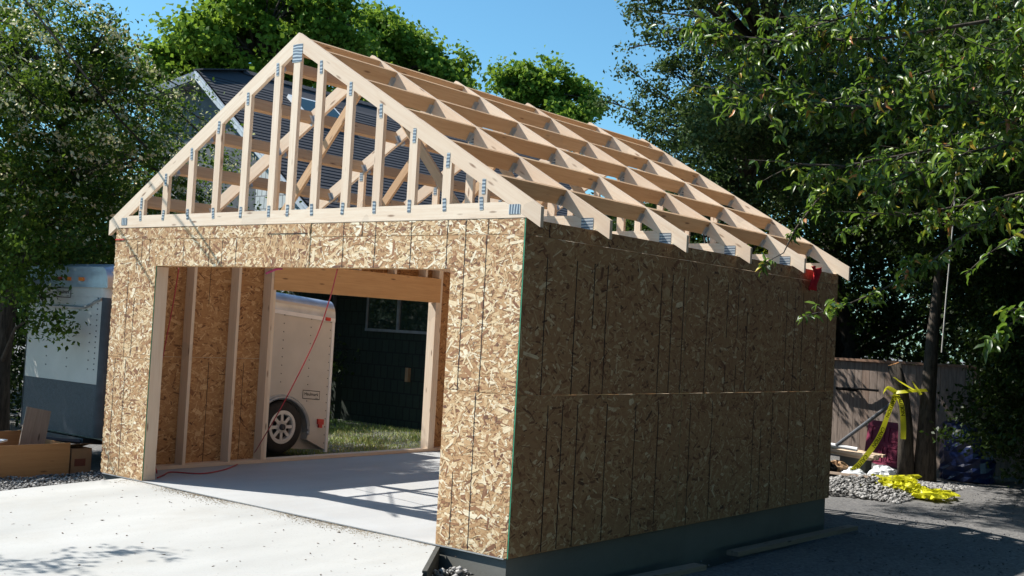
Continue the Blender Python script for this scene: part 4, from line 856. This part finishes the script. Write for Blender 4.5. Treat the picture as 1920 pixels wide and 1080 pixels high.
BG=[([(4.6,2.6,4.3),(3.4,1.2,4.0),(2.5,.5,3.75),(1.9,.3,3.75),(1.35,.12,3.85)],.017,.34,13),
    ([(4.6,2.6,4.2),(3.6,1.3,3.6),(2.9,.7,3.3),(2.3,.4,3.3),(1.7,.15,3.4)],.019,.36,18),
    ([(4.6,2.6,4.1),(3.5,1.6,3.4),(2.8,1.0,3.1),(2.2,.7,2.95),(1.95,.5,2.95)],.017,.34,16),
    ([(4.6,2.6,4.6),(3.8,1.0,4.4),(3.1,.5,4.1),(2.3,.4,3.9),(1.6,.3,3.75)],.017,.34,16),
    ([(4.6,2.6,4.0),(3.9,1.4,3.3),(3.3,.7,3.05),(3.0,.5,2.95),(2.7,.5,2.85)],.015,.34,18),
    ([(4.6,2.6,3.8),(3.6,1.8,3.0),(2.9,1.3,2.75),(2.5,1.1,2.65),(2.3,.9,2.65)],.015,.30,13),
    ([(4.6,2.6,4.4),(3.9,.9,3.9),(3.4,.4,3.6),(3.0,.5,3.45)],.015,.36,21),
    ([(4.6,2.6,4.6),(3.2,2.2,4.0),(2.4,1.7,3.8),(1.9,1.4,3.6)],.017,.4,18),
    ([(4.6,2.6,4.6),(3.4,2.6,3.6),(2.7,2.2,3.3),(2.2,1.7,3.2)],.017,.4,18)]
sprays('cherry_tree','near tree whose large glossy leaves with a few yellow ones hang over the right side','tree',(4.9,3.0,-.35),[(4.9,3.0,-.4),(4.85,2.95,1.5),(4.7,2.8,3.0),(4.6,2.6,4.0),(4.5,2.5,5.0)],BG,51)
sprays('bramble_bough','low arching bramble with pale round leaves across the right edge','shrub',(4.9,1.2,-.35),None,
   [([(4.9,1.2,-.35),(4.5,1.2,2.6),(3.9,.8,3.0),(3.35,.58,2.68),(2.95,.85,2.47),(2.75,.76,2.27),(2.55,.62,2.12),(2.32,.42,1.97),(2.22,.33,1.93)],.012,.13,13),
    ([(4.9,1.2,-.35),(4.6,.2,2.2),(4.1,-.5,2.5),(3.80,-.9,2.33),(3.68,-1.05,2.2)],.010,.16,7),
    ([(4.9,1.2,-.35),(4.7,-.6,1.6),(4.3,-1.2,1.9),(3.95,-1.42,1.9),(3.90,-1.5,1.84)],.008,.12,6)],52,.07)
# broken dangling branch
rt=sprays('broken_branch','thin broken branch slanting down to a leaf tuft in front of the last rafter tails','branch',(1.43,1.6,2.6),None,[([(1.65,1.76,3.01),(1.52,1.66,2.78),(1.43,1.60,2.62),(1.37,1.54,2.43),(1.28,1.50,2.37)],.011,.10,14)],53,.07)
b=MB(); b.tube([(2.09,3.38,3.75),(2.07,3.39,2.9),(2.03,3.4,2.2),(2.01,3.4,1.72)],.0055,6); tag(b.build('hanging_cord',simple('pale cord',(.45,.42,.38),.7)),'thin pale cord hanging straight down from the leaves on the right','cord')
# overhanging tree left of the driveway, outside the picture; its bough shades the concrete
tree('street_tree','small tree left of the driveway with one bough over the concrete','tree',(-8.2,-6.2,-.2),[(-7.9,-6.0,4.6,1.3),(-5.0,-3.2,3.95,.20),(-5.2,-3.75,3.9,.30),(-5.6,-4.1,4.0,.3),(-6.2,-4.8,4.2,.4),(-6.8,-5.3,4.4,.6),(-5.35,-3.3,3.9,.18)],60,18,.09,.08,M['leafN'],54,r0=.1,sub=2)

tree('sky_blocker_tree','unseen dark crown added above the side wall to block sky light','tree',(6.4,5,-.35),[(4.6,1.5,6.6,1.5),(5.2,3.6,6.4,1.7),(5.0,5.8,6.8,1.8),(6.2,1,5.2,1.6),(6.4,4,4.6,1.8),(6.0,7,5.2,1.8),(4.4,8,7,1.6),(6.6,5.6,2.6,1.5),(6.8,2.4,2.4,1.4)],30,24,.2,.2,M['leafD'],63,r0=.2,limbs=False,sub=3,asp=.8)  # added out of view to keep sky light off the side wall
# tree masses added out of view, right and behind, to block horizon light
tree('sky_blocker_tree','unseen tall tree mass added on the right to block horizon light','tree',(9.5,3,-.35),[(9.5,3,3,2.6),(9,6.5,3.5,2.8),(10,-.5,3.2,2.7),(9.5,3,6.5,2.6),(8.5,9.5,3.5,2.6),(9.5,7,7,2.6),(9.5,-3.5,3.0,2.5),(9.8,-2,6.2,2.4),(7.5,9.5,6.5,2.2),(8.6,5,1.2,1.6),(8.8,1,1.2,1.6)],20,24,.24,.26,M['leafD'],61,r0=.2,limbs=False,sub=3,asp=.8)
tree('sky_blocker_tree','unseen tree mass added behind the viewpoint to block horizon light','tree',(9,-9,-.35),[(9.5,-7.5,3,2.6),(8.5,-11,3,2.8),(9.5,-8,6,2.6),(5,-14,2.5,2.4),(1,-16,2.2,2.2),(-4,-17,2.2,2.2)],20,24,.24,.26,M['leafD'],62,r0=.2,limbs=False,sub=3,asp=.8)
# ================================================================== WIRES
A=Vector((-4.46,0,2.67)); Bv=Vector((-3.76,0,2.17)); S3=SUN
a1=A+S3*3.05; b1=Bv+S3*2.95; d=(b1-a1)
b=MB(); b.tube([a1-d*14+Vector((0,0,1.6)),a1-d*6+Vector((0,0,.5)),a1-d*1,a1,b1,b1+d*.8,b1+d*1.15+Vector((-.3,.35,-.1)),b1+d*1.2+Vector((-1.1,1.2,-.2))],.0105,7); tag(b.build('overhead_wire',M['black']),'thick black service wire dropping from the top left corner to the blossoming tree','wire',None)
A=Vector((-5.63,0,2.68)); Bv=Vector((-4.77,0,1.97)); a1=A+S3*3.3; b1=Bv+S3*3.1; d=(b1-a1)
b=MB(); b.tube([a1-d*10+Vector((0,0,1)),a1-d,a1,b1,b1+d*.2,b1+d*.25+Vector((-.8,.9,-.1))],.007,6); tag(b.build('overhead_wire',M['black']),'thin black wire at the far left edge, lower than the thick one','wire',None)

# ================================================================== CRATES LEFT, HOSES, CLOTH
root=empty('plywood_crate',(-6.4,-.8,-.1),'open orange plywood crate standing on gravel left of the garage','crate')
x0,x1,y0,y1,z0,z1=-6.80,-6.07,-1.7,-.02,-.11,.245
for nm,lo,hi in (('side_panel',(x1-.018,y0,z0),(x1,y1,z1)),('side_panel',(x0,y0,z0),(x0+.018,y1,z1+.07)),('end_panel',(x0+.019,y1-.019,z0),(x1-.019,y1-.001,z1-.01)),('end_panel',(x0+.019,y0,z0),(x1-.019,y0+.018,z1)),('bottom',(x0+.019,y0+.019,z0+.01),(x1-.019,y1-.02,z0+.03))):
    b=MB(); b.box(lo,hi,0,1); b.build(nm,M['ply'],root)
b=MB(); b.obox((-6.45,-.42,.0),(-.08,.13,.60),(.06,.25,-.05),(-.02,.002,0)); tag(b.build('scrap_board',M['oldwood']),'weathered board offcut leaning up out of the plywood crate','board')
b=MB(); b.obox((-6.3,-1.0,.22),(-.2,.35,.03),(.10,.1,.0),(0,0,.02)); b.obox((-6.35,-1.35,.22),(-.15,.3,.05),(.12,.1,.0),(0,0,.02)); tag(b.build('white_offcut',M['trim']),'bright white board offcuts lying in the plywood crate','offcut')
b=MB(); b.box((-6.5,.03,-.11),(-6.12,.27,.17),0,None); cb=b.build('cardboard_box',M['card']); tag(cb,'small brown cardboard box beside the plywood crate','box'); b=MB(); b.box((-6.12,.07,-.02),(-6.118,.20,.06),0,None); b.build('printed_label',simple('red brown print',(.16,.05,.03),.8),cb)
b=MB(); b.obox((-6.505,.03,.171),(.2,0,.0),(0,.24,0),(0,0,.003)); b.obox((-6.3,.03,.172),(.19,0,.05),(0,.24,0),(0,0,.003)); b.build('flap',M['card'],cb)
def cable(name,pts,r_,mat,label,cat,n=30,group=None):
    pts=[Vector(p) for p in pts]; out=[]
    for t in np.linspace(0,1,n):
        m=len(pts)-1; i=min(int(t*m),m-1); u_=t*m-i; p0,p1,p2,p3=pts[max(i-1,0)],pts[i],pts[i+1],pts[min(i+2,m)]
        out.append(.5*((2*p1)+(p2-p0)*u_+(2*p0-5*p1+4*p2-p3)*u_*u_+(3*p1-p0-3*p2+p3)*u_**3))
    b=MB(); b.tube(out,r_,7); return tag(b.build(name,M[mat],None,True),label,cat,group)
cable('air_hose',[(-2.27,.2,2.17),(-2.6,.42,1.88),(-3.19,.8,1.5),(-4.1,1.25,.85),(-5.0,1.7,.3),(-5.32,1.87,.13)],.006,'hose','long red air hose slung across the opening in front of the white trailer','hose')
cable('air_hose',[(-4.78,.3,2.17),(-4.84,.3,1.8),(-4.99,.3,1.07),(-5.08,.3,.4),(-5.0,.35,.02)],.006,'hose','red air hose hanging down just inside the left door jamb','hose')
cable('air_hose',[(-4.80,.22,.008),(-4.95,.40,.008),(-5.1,.6,.008),(-4.86,.80,.008),(-5.0,1.2,.008),(-5.3,1.62,.01)],.007,'hose','dark red air hose lying curved on the slab by the left wall','hose')
b=MB(); b.tube([(-3.2,.16,2.12),(-3.06,.16,2.16),(-2.98,.16,2.165)],.010,6); tag(b.build('hose_coupling',simple('magenta plastic',(.4,.03,.13),.4)),'small magenta hose end hooked under the door header','coupling')
# red cloth hanging at the rafter tail
b=MB(); nu,nv=12,16; vs=[]; rg=random.Random(3)
for i in range(nv+1):
    for j in range(nu+1):
        u_=j/nu; v_=i/nv; w_=.24-.05*math.sin(v_*3); vs.append((.055+.025*math.sin(u_*9+v_*3)+.012*rg.random(),4.97+u_*w_+.03*math.sin(v_*5),2.585-v_*.27*(1-.12*u_)+.012*math.sin(u_*8)))
b.add(vs,[(i*(nu+1)+j,i*(nu+1)+j+1,(i+1)*(nu+1)+j+1,(i+1)*(nu+1)+j) for i in range(nv) for j in range(nu)],0,None,.5)
o=b.build('red_cloth',M['cloth'],None,True); sm=o.modifiers.new('thickness','SOLIDIFY'); sm.thickness=.004; tag(o,'bright red rag hanging from the last rafter tails at the far eave','cloth')
